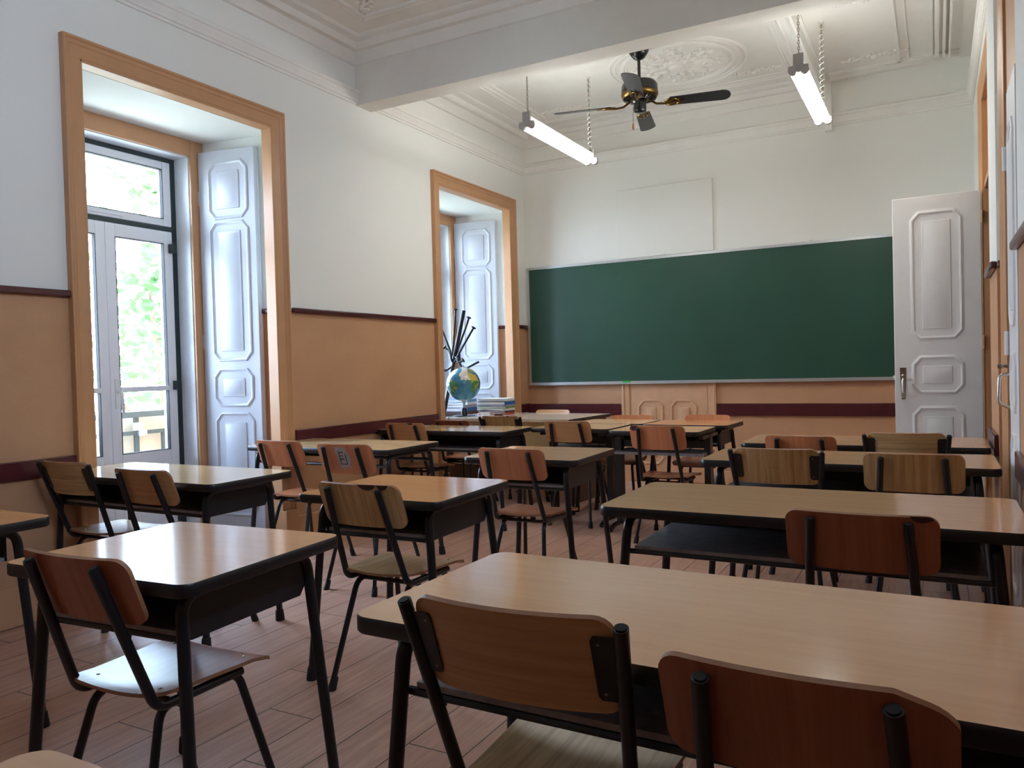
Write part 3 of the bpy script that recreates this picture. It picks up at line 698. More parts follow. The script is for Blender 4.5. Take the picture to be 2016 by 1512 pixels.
# ------------------------------------------------------------------ school desks
CACHE = {}
def cm(key, fn, mats):
    k = (key, tuple(m.name for m in (mats if isinstance(mats, (list, tuple)) else [mats])))
    if k not in CACHE: CACHE[k] = fn().mesh(key if isinstance(key, str) else str(key[0]), mats)
    return CACHE[k]
ZT = 0.735
def desk(x, y, w, d, rz, label, top='top', style='box', li=0.085, fo=0.055, lx=0.0):
    root = thing('school_desk', label, 'desk', (x, y, 0), rz, 'pupil desks')
    bm_ = M['black_metal']
    def f_top():
        m = MB(); o = rrect(w - 0.006, d - 0.006, 0.037); prism(m, o, ZT - 0.026, ZT); return m
    tp = obj('tabletop', cm(('tabletop', w, d), f_top, M[top]), root)
    def f_edge():
        m = MB(); A = rrect(w, d, 0.04); B = rrect(w - 0.012, d - 0.012, 0.034)
        L = lambda o, z: [Vector((px, py, z)) for px, py in o]
        C = rrect(w - 0.006, d - 0.006, 0.037)
        m.loft([L(B, ZT - 0.031), L(C, ZT - 0.033), L(A, ZT - 0.029), L(A, ZT - 0.005), L(C, ZT - 0.0002), L(B, ZT - 0.0004)], True, (True, False)); return m
    obj('edge_band', cm(('edge_band', w, d), f_edge, M['edge_black']), tp)
    xs = w / 2 - li
    if style in ('box', 'shelf', 'rail'):
        for sx in (-1, 1):
            for sy in (-1, 1):
                def f_leg(sx=sx, sy=sy):
                    m = MB()
                    p = [(sx * xs, 0, ZT - 0.048), (sx * xs, sy * (d / 2 - 0.065), ZT - 0.048), (sx * (xs + fo), sy * (d / 2 - 0.03), 0.012)]
                    m.tube(fillet(p, 0.055, 8), 0.0155, 12); return m
                lg = obj('leg', cm(('leg', w, d, li, sx, sy), f_leg, bm_), root)
                def f_foot(sx=sx, sy=sy):
                    m = MB(); fx, fy = sx * (xs + fo), sy * (d / 2 - 0.03)
                    m.lathe([(0.002, 0), (0.021, 0), (0.022, 0.006), (0.019, 0.05), (0.016, 0.052)], (fx, fy, 0), 14)
                    for i, (a, q, z) in enumerate(m.v): m.v[i] = (a - sx * fo * z / ZT * 0.9, q - sy * 0.035 * z / ZT, z)
                    return m
                obj('rubber_foot', cm(('rubber_foot', w, d, li, sx, sy), f_foot, M['rubber']), lg)
    if style in ('box', 'shelf'):
        def f_shelf():
            m = MB(); m.box(-xs + 0.018, xs - 0.018, -d / 2 + 0.075, d / 2 - 0.09, 0.585, 0.597); return m
        obj('shelf', cm(('shelf', w, d, li), f_shelf, M['shelf']), root)
        def f_rail():
            m = MB(); m.tube([(-xs, -d / 2 + 0.078, 0.577), (xs, -d / 2 + 0.078, 0.577)], 0.009, 8); return m
        obj('front_rail', cm(('front_rail', w, d, li), f_rail, bm_), root)
        def f_back():
            m = MB(); m.box(-xs + 0.018, xs - 0.018, d / 2 - 0.096, d / 2 - 0.088, 0.585, ZT - 0.03); return m
        obj('back_panel', cm(('back_panel', w, d, li), f_back, M['black_dull']), root)
    if style == 'box':
        for sx in (-1, 1):
            def f_side(sx=sx):
                m = MB(); y0, y1, c = -d / 2 + 0.07, d / 2 - 0.075, 0.03
                o = [(y0 + c * 1.2, ZT - 0.032), (y1 - c * 1.2, ZT - 0.032), (y1, ZT - 0.07), (y1, 0.60), (y1 - 0.02, 0.575), (y0 + 0.02, 0.575), (y0, 0.60), (y0, ZT - 0.07)]
                m.loft([[Vector((sx * (xs + q), a, z)) for a, z in o] for q in (0.002, -0.004)]); return m
            obj('side_panel', cm(('side_panel', w, d, li, sx), f_side, M['black_dull']), root)
    if style == 'rail':
        for yy in (-d / 2 + 0.08, d / 2 - 0.08):
            def f_r(yy=yy):
                m = MB(); m.tube([(-xs, yy, 0.625), (xs, yy, 0.625)], 0.0105, 8); return m
            obj('cross_rail', cm(('cross_rail', w, d, li, round(yy, 3)), f_r, bm_), root)
    if style == 'post':
        for sx in (-1, 1):
            def f_post(sx=sx):
                m = MB(); m.box(sx * xs - 0.022, sx * xs + 0.022, -0.035, 0.035, 0.03, ZT - 0.033); return m
            ps = obj('post', cm(('post', w, d, li, sx), f_post, M['black_dull']), root)
            def f_base(sx=sx):
                m = MB(); m.tube(fillet([(sx * xs, -d / 2 + 0.02, 0.014), (sx * xs, -d / 2 + 0.10, 0.04), (sx * xs, d / 2 - 0.10, 0.04), (sx * xs, d / 2 - 0.02, 0.014)], 0.06), 0.017, 10); return m
            obj('foot_bar', cm(('foot_bar', w, d, li, sx), f_base, bm_), root)
            def f_arm(sx=sx):
                m = MB(); m.box(sx * xs - 0.018, sx * xs + 0.018, -d / 2 + 0.05, d / 2 - 0.05, ZT - 0.055, ZT - 0.033); return m
            obj('support_arm', cm(('support_arm', w, d, li, sx), f_arm, bm_), root)
        def f_st():
            m = MB(); m.box(-xs, xs, -0.012, 0.012, 0.60, 0.65); return m
        obj('cross_beam', cm(('cross_beam', w, d, li), f_st, M['black_dull']), root)
        def f_bk():
            m = MB(); m.box(-xs, xs, -d / 2 + 0.12, d / 2 - 0.08, 0.555, 0.575); return m
        obj('book_shelf', cm(('book_shelf', w, d, li), f_bk, M['shelf']), root)
    if lx:
        for o in root.children:
            if o is not tp: o.location.x += lx
    return root
R_ = math.radians
S, Dw, DD = 0.655, 1.22, 0.57
desk(-3.29, 1.31, Dw, DD, 0, 'orange beech school desk against the balcony-side wall, only one corner in view', 'top_orange', 'shelf', 0.12)
desk(-1.82, 1.425, S, DD, R_(3.5), 'single school desk with a wide white window glare across its top, reddish chair before it', 'top', 'box')
desk(-3.345, 2.555, 1.21, 0.50, 0, 'long school desk glaring white right under the balcony door', 'top_yellow', 'box', 0.0725, 0.01, -0.0375)
desk(-3.45, 3.97, 1.18, DD, 0, 'long pale desk on an open rail frame, two orange chairs before it', 'top_yellow', 'rail', 0.05)
desk(-3.42, 5.245, 1.24, 0.53, 0, 'long dark-boxed desk before the globe and teacher table', 'top_yellow', 'box')
desk(-1.885, 2.55, S, 0.58, R_(2), 'single orange desk with a chipped-top yellow chair before it', 'top_orange', 'box')
desk(-1.91, 3.815, S, 0.61, R_(2), 'single desk of the middle column with an orange chair, beyond the chipped chair', 'top', 'box')
desk(-0.375, 1.425, 1.24, 0.57, R_(-1), 'large beech double desk with a tan and a dark brown chair before it', 'top', 'shelf')
desk(-0.39, 2.69, 1.22, 0.585, 0, 'double desk with a worn open shelf and one reddish chair', 'top', 'shelf')
desk(-0.395, 4.0, 1.25, 0.54, 0, 'double desk with two yellow oak chairs tucked under it', 'top', 'shelf')
desk(-0.385, 4.86, 1.24, 0.58, 0, 'double desk under the open door handle, its top mostly hidden by two chair backs', 'top', 'shelf')
desk(-0.385, 0.288, 1.26, 0.575, 0, 'beech desk showing only one rounded corner below the chair with the shining seat', 'top', 'shelf')
desk(-2.447, 5.60, S, 0.50, 0, 'pale single desk on thick posts behind a yellow chair, beside the teacher', 'top_yellow', 'post')
desk(-1.75, 5.465, 0.66, 0.50, 0, 'single desk on thick posts with a chipped orange chair before it', 'top_yellow', 'post', 0.0)
desk(-2.355, 6.12, 0.62, 0.50, 0, 'yellow topped desk wedged between the teacher table and the end wall chairs', 'top_yellow', 'box')
desk(-1.69, 6.06, 0.67, 0.50, R_(-2), 'orange topped desk in front of the tan disused door', 'top_orange', 'box')

# ------------------------------------------------------------------ school chairs
def plate(mb, ts, half, pos, nrm, th, nu=12, k=0, ke=None):
    """ts: stations; half(t) half width; pos(t,u) centre surface; both sides plus rim"""
    ke = k if ke is None else ke
    b0 = len(mb.v); n = nu + 1
    for sgn in (1, -1):
        for t in ts:
            for j in range(n):
                u = half(t) * (2 * j / nu - 1)
                mb.v.append(tuple(Vector(pos(t, u)) + Vector(nrm(t, u)) * th / 2 * sgn))
    Nn = len(ts) * n
    id_ = lambda s, i, j: b0 + (0 if s > 0 else Nn) + i * n + j
    for i in range(len(ts) - 1):
        for j in range(nu):
            mb.face((id_(1, i, j), id_(1, i, j + 1), id_(1, i + 1, j + 1), id_(1, i + 1, j)), k)
            mb.face((id_(-1, i, j), id_(-1, i + 1, j), id_(-1, i + 1, j + 1), id_(-1, i, j + 1)), k)
        for j in (0, nu):
            mb.face((id_(1, i, j), id_(-1, i, j), id_(-1, i + 1, j), id_(1, i + 1, j)), ke)
    for i in (0, len(ts) - 1):
        for j in range(nu):
            mb.face((id_(1, i, j), id_(1, i, j + 1), id_(-1, i, j + 1), id_(-1, i, j)), ke)
def round_ts(L, r, n=5, m=8):
    a = [-L / 2 + r - r * math.cos(PI / 2 * i / n) for i in range(n + 1)]
    mid = [-L / 2 + r + (L - 2 * r) * i / m for i in range(1, m)]
    return a + mid + [-x for x in reversed(a)]
def corner(t, L, r):
    q = abs(t) - (L / 2 - r)
    return r - math.sqrt(max(0.0, r * r - q * q)) if q > 0 else 0.0
def back_line(z, lean=0.36, z0=0.42, y0=-0.165): return y0 - lean * (z - z0)
def chair(x, y, rz, label, kind='tube', back='ply_o', seat=None, sz=1.0, chips=(), mark=False, cut=False, sticker=False, sx=1.0):
    root = thing('school_chair', label, 'chair', (x, y, 0), rz, 'pupil chairs')
    root.scale = (sx, 1, sz)
    seat = seat or back
    wing = kind == 'wing'
    bw, zb0, zb1 = (0.365, 0.650, 0.812) if wing else (0.375, 0.635, 0.797)
    H = zb1 - zb0; zc = (zb0 + zb1) / 2
    tx = 0.197 if wing else 0.117
    rt = 0.0125
    off = 0.0 if wing else (rt + 0.0055)
    sag = 0.024
    def bpos(t, u):
        z = zc + u
        yy = back_line(z) + off - (0.006 if not wing else 0.018) + sag * (2 * t / bw) ** 2 * (1.25 if wing else 1)
        return (t, yy, z)
    def f_back():
        m = MB(); ts = round_ts(bw, 0.032)
        if not cut:
            plate(m, ts, lambda t: H / 2 - corner(t, bw, 0.032), bpos, lambda t, u: (0, 1, 0.36), 0.0095, 8, 0, 1)
        else:
            def bp2(t, u):
                if u > 0 and t > 0.115: u = u * (1 - (t - 0.115) * 5.0)
                return bpos(t, u)
            plate(m, ts, lambda t: H / 2 - corner(t, bw, 0.032), bp2, lambda t, u: (0, 1, 0.36), 0.0095, 8, 0, 1)
        return m
    bk = obj('backrest', cm(('backrest', kind, cut), f_back, [M[back], M['ply_edge']]), root)
    for cx, cw, ch in chips:
        m = MB(); n = 8; ring0 = []; ring1 = []
        for i in range(n + 1):
            t = cx + cw * (i / n - 0.5)
            prof = ch * (1 - abs(2 * i / n - 1) ** 2.5) + 0.001
            topz = H / 2 - corner(max(-bw / 2, min(bw / 2, t)), bw, 0.032)
            for rr, dq in ((ring0, -0.0052), (ring1, -0.0068)):
                for zz in (topz + 0.0006, topz - prof):
                    p = Vector(bpos(t, zz)); p.y += dq; rr.append(p)
        for rr in (ring0, ring1):
            pass
        outl = [ring1[2 * i] for i in range(n + 1)] + [ring1[2 * i + 1] for i in range(n, -1, -1)]
        inn = [p + Vector((0, 0.0025, 0)) for p in outl]
        m.loft([outl, inn]); obj('chip', m.mesh('chip', M['ply_core']), bk)
    if sticker:
        m = MB(); rnd = random.Random(4); o = []
        for (a, c) in ((-0.045, 0.066), (0.0, 0.064), (0.03, 0.06), (0.034, 0.04), (0.05, 0.02), (0.052, -0.01), (0.04, -0.03), (0.042, -0.05), (0.02, -0.04), (0.0, -0.05), (-0.03, -0.056), (-0.036, -0.02), (-0.04, 0.02)): o.append((a + 0.004 * rnd.random() - 0.002, c))
        ro = []; ri = []
        for a, c in o:
            p = Vector(bpos(a, c)); p.y -= 0.0062; ro.append(p - Vector((0, 0.0006, 0))); ri.append(p + Vector((0, 0.001, 0)))
        m.loft([ro, ri]); st = obj('torn_label', m.mesh('torn_label', M['label']), bk); st['label'] = 'torn grey paper label'
        m = MB()
        for a0, a1, c0, c1 in ((-0.022, -0.017, -0.028, 0.034), (0.02, 0.025, -0.03, 0.03), (-0.022, 0.012, 0.034, 0.04), (-0.016, 0.004, 0.016, 0.020), (-0.014, 0.008, -0.004, 0.004), (-0.018, 0.02, -0.03, -0.025)):
            p = Vector(bpos((a0 + a1) / 2, (c0 + c1) / 2)); m.box(a0, a1, p.y - 0.0076, p.y - 0.0062, zc + c0, zc + c1)
        for i, (a, q, z) in enumerate(m.v):
            m.v[i] = (a, q, z)
        for i in range(0, len(m.v)):
            a, q, z = m.v[i]; base = bpos(a, z - zc)[1]; m.v[i] = (a, base - (0.0082 if i % 8 in (0, 1, 4, 5) else 0.0064), z)
        obj('scrape', m.mesh('scrape', M['label_dark']), st)
    if mark:
        m = MARK; o = obj('maker_mark', m, bk); o['label'] = 'small dark printed maker name'
        p = bpos(0, -0.005); o.location = (0, p[1] - 0.0055, p[2]); o.rotation_euler = (PI / 2 - math.atan(0.36) , 0, 0)
    # side frames: back post bending forward under the seat
    sx_t = 0.165 if wing else 0.142
    for s in (-1, 1):
        ztop = 0.800 if wing else 0.778
        def f_post(s=s):
            m = MB()
            p = [(s * tx, back_line(ztop), ztop), (s * sx_t, back_line(0.42), 0.415), (s * sx_t, 0.10, 0.412)]
            path = fillet(p, 0.05, 8)
            m.tube(path, rt, 12)
            d = (path[0] - path[1]).normalized(); q = path[0] + d * 0.0005
            m.tube([q, q + d * 0.002], [rt * 0.72, rt * 0.72], 12, k=1)
            return m
        po = obj('back_post', cm(('back_post', kind, s), f_post, [M['black_metal'], M['rubber']]), root)
        if wing:
            def f_br(s=s):
                m = MB()
                z0, z1 = zc - 0.058, zc + 0.052
                ring = []
                for w in (-0.0064, -0.0094):
                    r = []
                    for (a, z) in ((0.145, z0 + 0.008), (0.150, z0), (0.197, z0), (0.197, z1), (0.150, z1), (0.145, z1 - 0.008)):
                        p = Vector(bpos(min(a, 0.182), z - zc)); r.append(Vector((s * a, p.y + w - (0.004 if a > 0.19 else 0), z)))
                    ring.append(r)
                m.loft(ring); return m
            br = obj('bracket', cm(('bracket', s), f_br, M['black_metal']), root)
            for dz in (-0.045, 0.04):
                def f_sc(s=s, dz=dz):
                    m = MB(); p = bpos(0.157, dz); m.ball((s * 0.157, p[1] - 0.0095, p[2]), (0.004, 0.002, 0.004), 8, 4); return m
                obj('screw', cm(('screw', s, dz), f_sc, M['nickel']), br)
        for fr in (-1, 1):
            def f_leg(s=s, fr=fr):
                m = MB(); xl = sx_t - 0.024
                if fr < 0: p = [(s * xl, 0.0, 0.402), (s * xl, -0.135, 0.402), (s * (xl + 0.05), -0.245, 0.01)]
                else: p = [(s * xl, 0.0, 0.402), (s * xl, 0.11, 0.402), (s * (xl + 0.055), 0.205, 0.01)]
                m.tube(fillet(p, 0.05, 8), 0.0112, 12); return m
            lg = obj('leg', cm(('chair_leg', kind, s, fr), f_leg, M['black_metal']), root)
            def f_foot(s=s, fr=fr):
                m = MB(); xl = sx_t - 0.024; a = (s * (xl + (0.05 if fr < 0 else 0.055)), -0.245 if fr < 0 else 0.205)
                dxx, dyy = (-s * (0.05 if fr < 0 else 0.055) / 0.39, (0.11 if fr < 0 else -0.095) / 0.39)
                m.lathe([(0.002, 0), (0.0165, 0), (0.017, 0.006), (0.0145, 0.045), (0.0118, 0.047)], (a[0], a[1], 0), 12)
                for i, (px, py, pz) in enumerate(m.v): m.v[i] = (px + dxx * pz, py + dyy * pz, pz)
                return m
            obj('rubber_foot', cm(('chair_foot', kind, s, fr), f_foot, M['rubber']), lg)
    def f_cross():
        m = MB(); m.tube([(-sx_t, 0, 0.399), (sx_t, 0, 0.399)], 0.009, 8); return m
    for yy in (-0.09, 0.09): obj('seat_support', cm(('seat_support', kind), f_cross, M['black_metal']), root, (0, yy, 0))
    w0, w1 = (0.345, 0.385) if wing else (0.305, 0.372)
    Ls = 0.375
    def spos(t, u):   # t along depth, u sideways
        f = t / Ls + 0.5
        hw = 0.5 * (w0 + (w1 - w0) * f)
        z = 0.434 + 0.012 * (u / hw) ** 2 * (1 - 0.5 * f) + 0.010 * max(0, 0.25 - f) ** 2 * 16 - 0.020 * max(0, f - 0.78) ** 2 * 20
        return (u, t, z)
    def f_seat():
        m = MB(); ts = round_ts(Ls, 0.04)
        plate(m, ts, lambda t: 0.5 * (w0 + (w1 - w0) * (t / Ls + 0.5)) - corner(t, Ls, 0.04), spos, lambda t, u: (0, 0, 1), 0.0095, 12, 0, 1); return m
    st = obj('seat', cm(('seat', kind), f_seat, [M[seat], M['ply_edge']]), root)
    for sx in (-1, 1):
        for ty in (-0.13, 0.12):
            def f_rv(sx=sx, ty=ty):
                m = MB(); p = spos(ty, sx * (0.115 if ty < 0 else 0.135)); m.ball((p[0], p[1], p[2] + 0.0048), (0.0055, 0.0055, 0.0018), 8, 4); return m
            obj('rivet', cm(('rivet', kind, sx, ty), f_rv, M['chrome']), st)
    return root
M['ply_edge'] = plain('plywood edge', lin(150, 104, 72), 0.5, var=0.12, nscale=40)
cu = bpy.data.curves.new('maker_mark', 'FONT'); cu.body = 'equiper'; cu.size = 0.0125; cu.extrude = 0.0005; cu.align_x = 'CENTER'; cu.space_character = 1.25
to = bpy.data.objects.new('mark_source', cu); COL.objects.link(to); bpy.context.view_layer.update()
MARK = bpy.data.meshes.new_from_object(to.evaluated_get(bpy.context.evaluated_depsgraph_get())); MARK.materials.clear(); MARK.materials.append(M['ink'])
bpy.data.objects.remove(to)

B0 = 0.302
chair(-1.785, 1.055 + B0, R_(2), 'reddish plywood chair at the glaring single desk, its seat shining blue', 'tube', 'ply_r')
chair(-3.678, 2.235 + B0, 0, 'oak chair with side brackets and a printed name, against the balcony-side wall', 'wing', 'ply_yh', 'ply_y', mark=True)
chair(-3.12, 2.21 + B0, 0, 'small yellow chair silhouetted against the glaring window desk', 'tube', 'ply_w', 'ply_y')
chair(-3.555, 3.46 + B0, 0, 'orange chair in front of the tall white shutter', 'tube', 'ply_o')
chair(-2.828, 3.22 + B0, 0, 'orange chair with a torn grey label on its back', 'tube', 'ply_o', sz=1.025, sticker=True)
chair(-3.655, 4.895 + B0, 0, 'yellow chair with one chipped edge by the maroon wall band near the globe', 'tube', 'ply_w', 'ply_y', chips=((0.07, 0.05, 0.012),))
chair(-3.70, 5.62 + B0, 0, 'brown chair whose top edge only shows, in front of the globe', 'tube', 'ply_r', sz=0.962)
chair(-3.265, 5.75 + B0, 0, 'yellow bracketed chair facing the teacher table beneath the paper stack', 'wing', 'ply_y', sz=0.985, chips=((0.09, 0.02, 0.008),))
chair(-1.862, 2.175 + B0, 0, 'yellow oak chair with two dark chips in its top edge', 'tube', 'ply_y', chips=((0.065, 0.075, 0.019), (0.128, 0.045, 0.017)))
chair(-1.90, 3.40 + B0, 0, 'orange chair before the single desk in the middle of the room', 'tube', 'ply_o')
chair(-2.437, 5.262 + B0, 0, 'yellow chair before the pale desk next to the teacher table', 'tube', 'ply_w', 'ply_y')
chair(-1.633, 4.93 + B0, 0, 'orange chair with a scuffed corner in front of the tan door', 'tube', 'ply_o', 'ply_r', chips=((-0.155, 0.06, 0.035),))
chair(-0.611, 1.058 + B0, R_(2), 'large tan chair with side brackets and a pale seat, beside the dark broken-cornered chair', 'wing', 'ply_w', 'ply_y', sz=1.02, sx=0.965)
chair(-0.166, 1.02 + B0, R_(-0.5), 'dark brown chair with a broken corner, beside the large tan bracketed chair', 'tube', 'ply_r', cut=True)
chair(-0.186, 2.19 + B0, 0, 'reddish brown chair with one chipped corner at the open-shelf desk', 'tube', 'ply_r', chips=((0.148, 0.055, 0.016),))
chair(-0.64, 3.60 + B0, 0, 'yellow oak chair with side brackets and printed name, at the fourth desk row', 'wing', 'ply_y', mark=True)
chair(-0.093, 3.55 + B0, 0, 'yellow oak chair with two rear posts next to the side door', 'tube', 'ply_y', sz=1.012)
chair(-0.655, 4.47 + B0, R_(-3), 'orange chair top showing between yellow oak chairs, at the desk under the door handle', 'tube', 'ply_o', sz=0.99)
chair(-0.152, 4.50 + B0, R_(1), 'yellow cross-grained chair with printed name below the door handle', 'wing', 'ply_yh', 'ply_y', mark=True)
chair(-2.345, 6.53 - B0, PI, 'orange chair facing the class, at the yellow desk beside the teacher table', 'tube', 'ply_o', sz=0.955)
chair(-1.675, 6.49 - B0, PI, 'orange chair facing the class, behind the orange topped desk before the tan door', 'tube', 'ply_o', sz=0.965)
chair(-3.40, 7.12 - B0, PI, 'tan teacher chair showing only a sliver above the teacher table', 'tube', 'ply_w', sz=0.968)

# ------------------------------------------------------------------ teacher table and what lies on it
tt = thing('teacher_table', 'pale teacher table carrying the globe and paper stack', 'table', (-3.44, 6.53, 0), R_(-4))
b = MB(); b.box(-0.70, 0.70, -0.41, 0.41, 0.722, 0.75); tp = obj('tabletop', b.mesh('tabletop', M['teacher_top']), tt, bevel=0.002)
for x0 in (-0.705, 0.70):
    b = MB(); b.box(x0, x0 + 0.005, -0.41, 0.41, 0.722, 0.749); obj('edge_band', b.mesh('edge_band', M['edge_black']), tp)
b = MB(); b.box(-0.66, 0.66, -0.262, -0.25, 0.30, 0.722); obj('modesty_panel', b.mesh('modesty_panel', M['teacher_front']), tt)
for s in (-1, 1):
    b = MB(); b.box(s * 0.66 - 0.012, s * 0.66 + 0.012, -0.37, 0.38, 0.0, 0.722); obj('side_panel', b.mesh('side_panel', M['brown_wood']), tt)
b = MB(); b.box(0.25, 0.64, -0.235, 0.36, 0.36, 0.70); dr = obj('drawer_unit', b.mesh('drawer_unit', M['teacher_front']), tt)
for k in range(2):
    b = MB(); b.box(0.26, 0.63, 0.36, 0.375, 0.37 + 0.165 * k, 0.525 + 0.165 * k); d_ = obj('drawer', b.mesh('drawer', M['teacher_front']), tt)
    b = MB(); b.box(0.40, 0.50, 0.375, 0.39, 0.44 + 0.165 * k, 0.452 + 0.165 * k); obj('drawer_handle', b.mesh('drawer_handle', M['nickel']), d_)
# globe
GX, GY, GR = -4.055, 6.45, 0.165
gl = thing('globe', 'blue and green world globe on a black stand', 'globe', (GX, GY, 0.751))
NA, NB = 144, 72
SA = [(12, -72), (8, -60), (5, -52), (-2, -44), (-6, -35), (-13, -38), (-23, -42), (-34, -54), (-41, -63), (-54, -69), (-50, -75), (-37, -73), (-18, -71), (-5, -81), (2, -79)]
AF = [(36, -6), (37, 10), (32, 20), (31, 32), (12, 43), (11, 51), (-3, 41), (-15, 40), (-26, 33), (-34, 19), (-18, 12), (-5, 12), (4, 8), (5, -5), (14, -17), (28, -12)]
NAM = [(70, -160), (72, -90), (60, -64), (47, -55), (35, -76), (25, -81), (30, -95), (18, -95), (9, -80), (20, -106), (35, -121), (58, -150)]
EU = [(36, -9), (43, -9), (48, -4), (58, 8), (70, 25), (68, 60), (45, 50), (37, 27), (40, 15)]
GRN = [(60, -45), (70, -55), (82, -40), (80, -18), (70, -23)]
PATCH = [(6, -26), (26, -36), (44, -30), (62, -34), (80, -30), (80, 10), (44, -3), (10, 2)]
def inside(p, poly):
    c = False; y, x = p
    for i in range(len(poly)):
        (y1, x1), (y2, x2) = poly[i], poly[i - 1]
        if (y1 > y) != (y2 > y) and x < (x2 - x1) * (y - y1) / (y2 - y1) + x1: c = not c
    return c
from mathutils import noise as mn
me = bpy.data.meshes.new('sphere_map'); vs, fs, cs = [], [], []
for i in range(NB + 1):
    la = -90 + 180 * i / NB
    for j in range(NA):
        lo = -180 + 360 * j / NA
        a, o = math.radians(la), math.radians(lo)
        p = Vector((math.cos(a) * math.sin(o), -math.cos(a) * math.cos(o), math.sin(a)))
        vs.append(p * GR)
        q = (la + 3 * mn.noise(p * 6), lo + 4 * mn.noise(p * 7 + Vector((5, 1, 2))))
        n1 = mn.noise(p * 4.0); n2 = mn.noise(p * 9)
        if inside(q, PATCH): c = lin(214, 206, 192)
        elif inside(q, SA): c = lin(62, 104, 48) if n1 > -0.15 else lin(136, 140, 70)
        elif inside(q, AF): c = lin(190, 172, 80) if la > 8 else (lin(70, 120, 58) if n1 > -0.2 else lin(150, 150, 80))
        elif inside(q, NAM) or inside(q, EU): c = lin(120, 132, 84)
        elif inside(q, GRN) or la < -72: c = lin(214, 216, 212)
        else:
            f = 0.5 + 0.5 * mn.noise(p * 3.2 + Vector((0, 0, 9))) + 0.2 * n2
            f = max(0, min(1, f)); A_, B_ = lin(28, 88, 124), lin(86, 146, 160); c = tuple(A_[k] * (1 - f) + B_[k] * f for k in range(3)) + (1,)
        cs.append(c)
for i in range(NB):
    for j in range(NA): fs.append((i * NA + j, i * NA + (j + 1) % NA, (i + 1) * NA + (j + 1) % NA, (i + 1) * NA + j))
me.from_pydata(vs, [], fs); ca = me.color_attributes.new('map', 'FLOAT_COLOR', 'POINT')
for k, c in enumerate(cs): ca.data[k].color = c
t = NT('printed globe map'); at = t.add('ShaderNodeVertexColor', layer_name='map'); t.set(at.outputs[0], 0.18, 0, 0.5); me.materials.append(t.m)
for p in me.polygons: p.use_smooth = True
gs = obj('sphere', me, gl, (0, 0, 0.308)); gs.rotation_euler = (R_(-6), R_(6), R_(28) + R_(22))
b = MB(); b.lathe([(0.002, 0.016), (0.05, 0.015), (0.095, 0.006), (0.105, 0.004), (0.107, 0.0), (0.002, 0.0)], (0, 0, 0), 30); obj('base', b.mesh('base', M['fan_black']), gl)
b = MB(); b.lathe([(0.034, 0.012), (0.03, 0.03), (0.028, 0.06), (0.022, 0.078), (0.002, 0.08)], (0, 0, 0), 20); obj('stem', b.mesh('stem', M['fan_black']), gl)
b = MB(); b.lathe([(0.014, 0.078), (0.012, 0.11), (0.018, 0.135), (0.03, 0.15), (0.002, 0.152)], (0, 0, 0), 18); obj('collar', b.mesh('collar', M['clear']), gl)
b = MB(); b.lathe([(0.008, 0.465), (0.008, 0.49), (0.005, 0.498), (0.001, 0.498)], (0, 0, 0), 12); obj('axis_pin', b.mesh('axis_pin', M['clear']), gl)
b = MB(); b.tube(fillet([(0.08, -0.06, 0.006), (0.10, -0.13, 0.004), (0.02, -0.24, 0.005), (0.0, -0.29, 0.006), (0.02, -0.315, -0.02), (0.06, -0.318, -0.06), (0.25, -0.325, -0.075)], 0.03), 0.0035, 8); obj('power_cord', b.mesh('power_cord', M['rubber']), gl)
# paper and folder stack
TT = Matrix.Translation((-3.44, 6.53, 0)) @ Matrix.Rotation(R_(-4), 4, 'Z')
def book(name, label, x, y, z, w, d, h, rz, cover, cat, grp=None, page=None):
    root = thing(name, label, cat, (x, y, z), R_(rz), grp)
    b = MB(); b.box(-w / 2, w / 2, -d / 2, d / 2, 0, 0.003); b.box(-w / 2, w / 2, -d / 2, d / 2, h - 0.003, h); b.box(w / 2 - 0.003, w / 2, -d / 2, d / 2, 0.003, h - 0.003)
    obj('cover', b.mesh('cover', M[cover]), root)
    b = MB(); b.box(-w / 2 + 0.004, w / 2 - 0.004, -d / 2 + 0.004, d / 2 - 0.004, 0.0032, h - 0.0032); obj('pages', b.mesh('pages', M['paper']), root)
    return root
def sheaf(label, x, y, z, w, d, h, rz, seed):
    rnd = random.Random(seed); b = MB(); n = max(3, int(h / 0.004))
    for k in range(n):
        dx, dy, a = rnd.uniform(-0.012, 0.012), rnd.uniform(-0.01, 0.01), rnd.uniform(-0.05, 0.05)
        T = Matrix.Translation((dx, dy, h * k / n)) @ Matrix.Rotation(a, 4, 'Z')
        b.box(-w / 2, w / 2, -d / 2, d / 2, 0.0004, h / n, T=T)
    tag(obj('paper_sheaf', b.mesh('paper_sheaf', M['paper']), None, (x, y, z), (0, 0, R_(rz))), label, 'papers')
SX, SY = -3.86, 6.74
z = 0.751
STK = [('folder', 'red folder at the bottom of the paper stack', 0.30, 0.22, 0.018, 8, 'folder_red'), ('folder', 'black folder above the red one in the paper stack', 0.30, 0.22, 0.016, 3, 'folder_black'),
       ('sheaf', 'ruffled white papers squeezed low in the stack', 0.30, 0.21, 0.020, -5, None), ('folder', 'green folder in the middle of the paper stack', 0.31, 0.22, 0.020, 4, 'folder_green'),
       ('folder', 'lilac grey folder under the blue binder', 0.31, 0.22, 0.014, -2, 'cover_grey'), ('binder', 'blue binder near the top of the paper stack', 0.31, 0.23, 0.034, 2, 'folder_blue'),
       ('sheaf', 'loose white papers crowning the stack on the teacher table', 0.30, 0.22, 0.028, 6, None)]
for k, (nm, lb, w, d, h, rz, cv) in enumerate(STK):
    if nm == 'sheaf': sheaf(lb, SX, SY, z + 0.0005, w, d, h, rz, k)
    else: book(nm, lb, SX, SY, z + 0.0005, w, d, h, rz, cv, nm, 'paper stack on the teacher table')
    z += h + 0.001
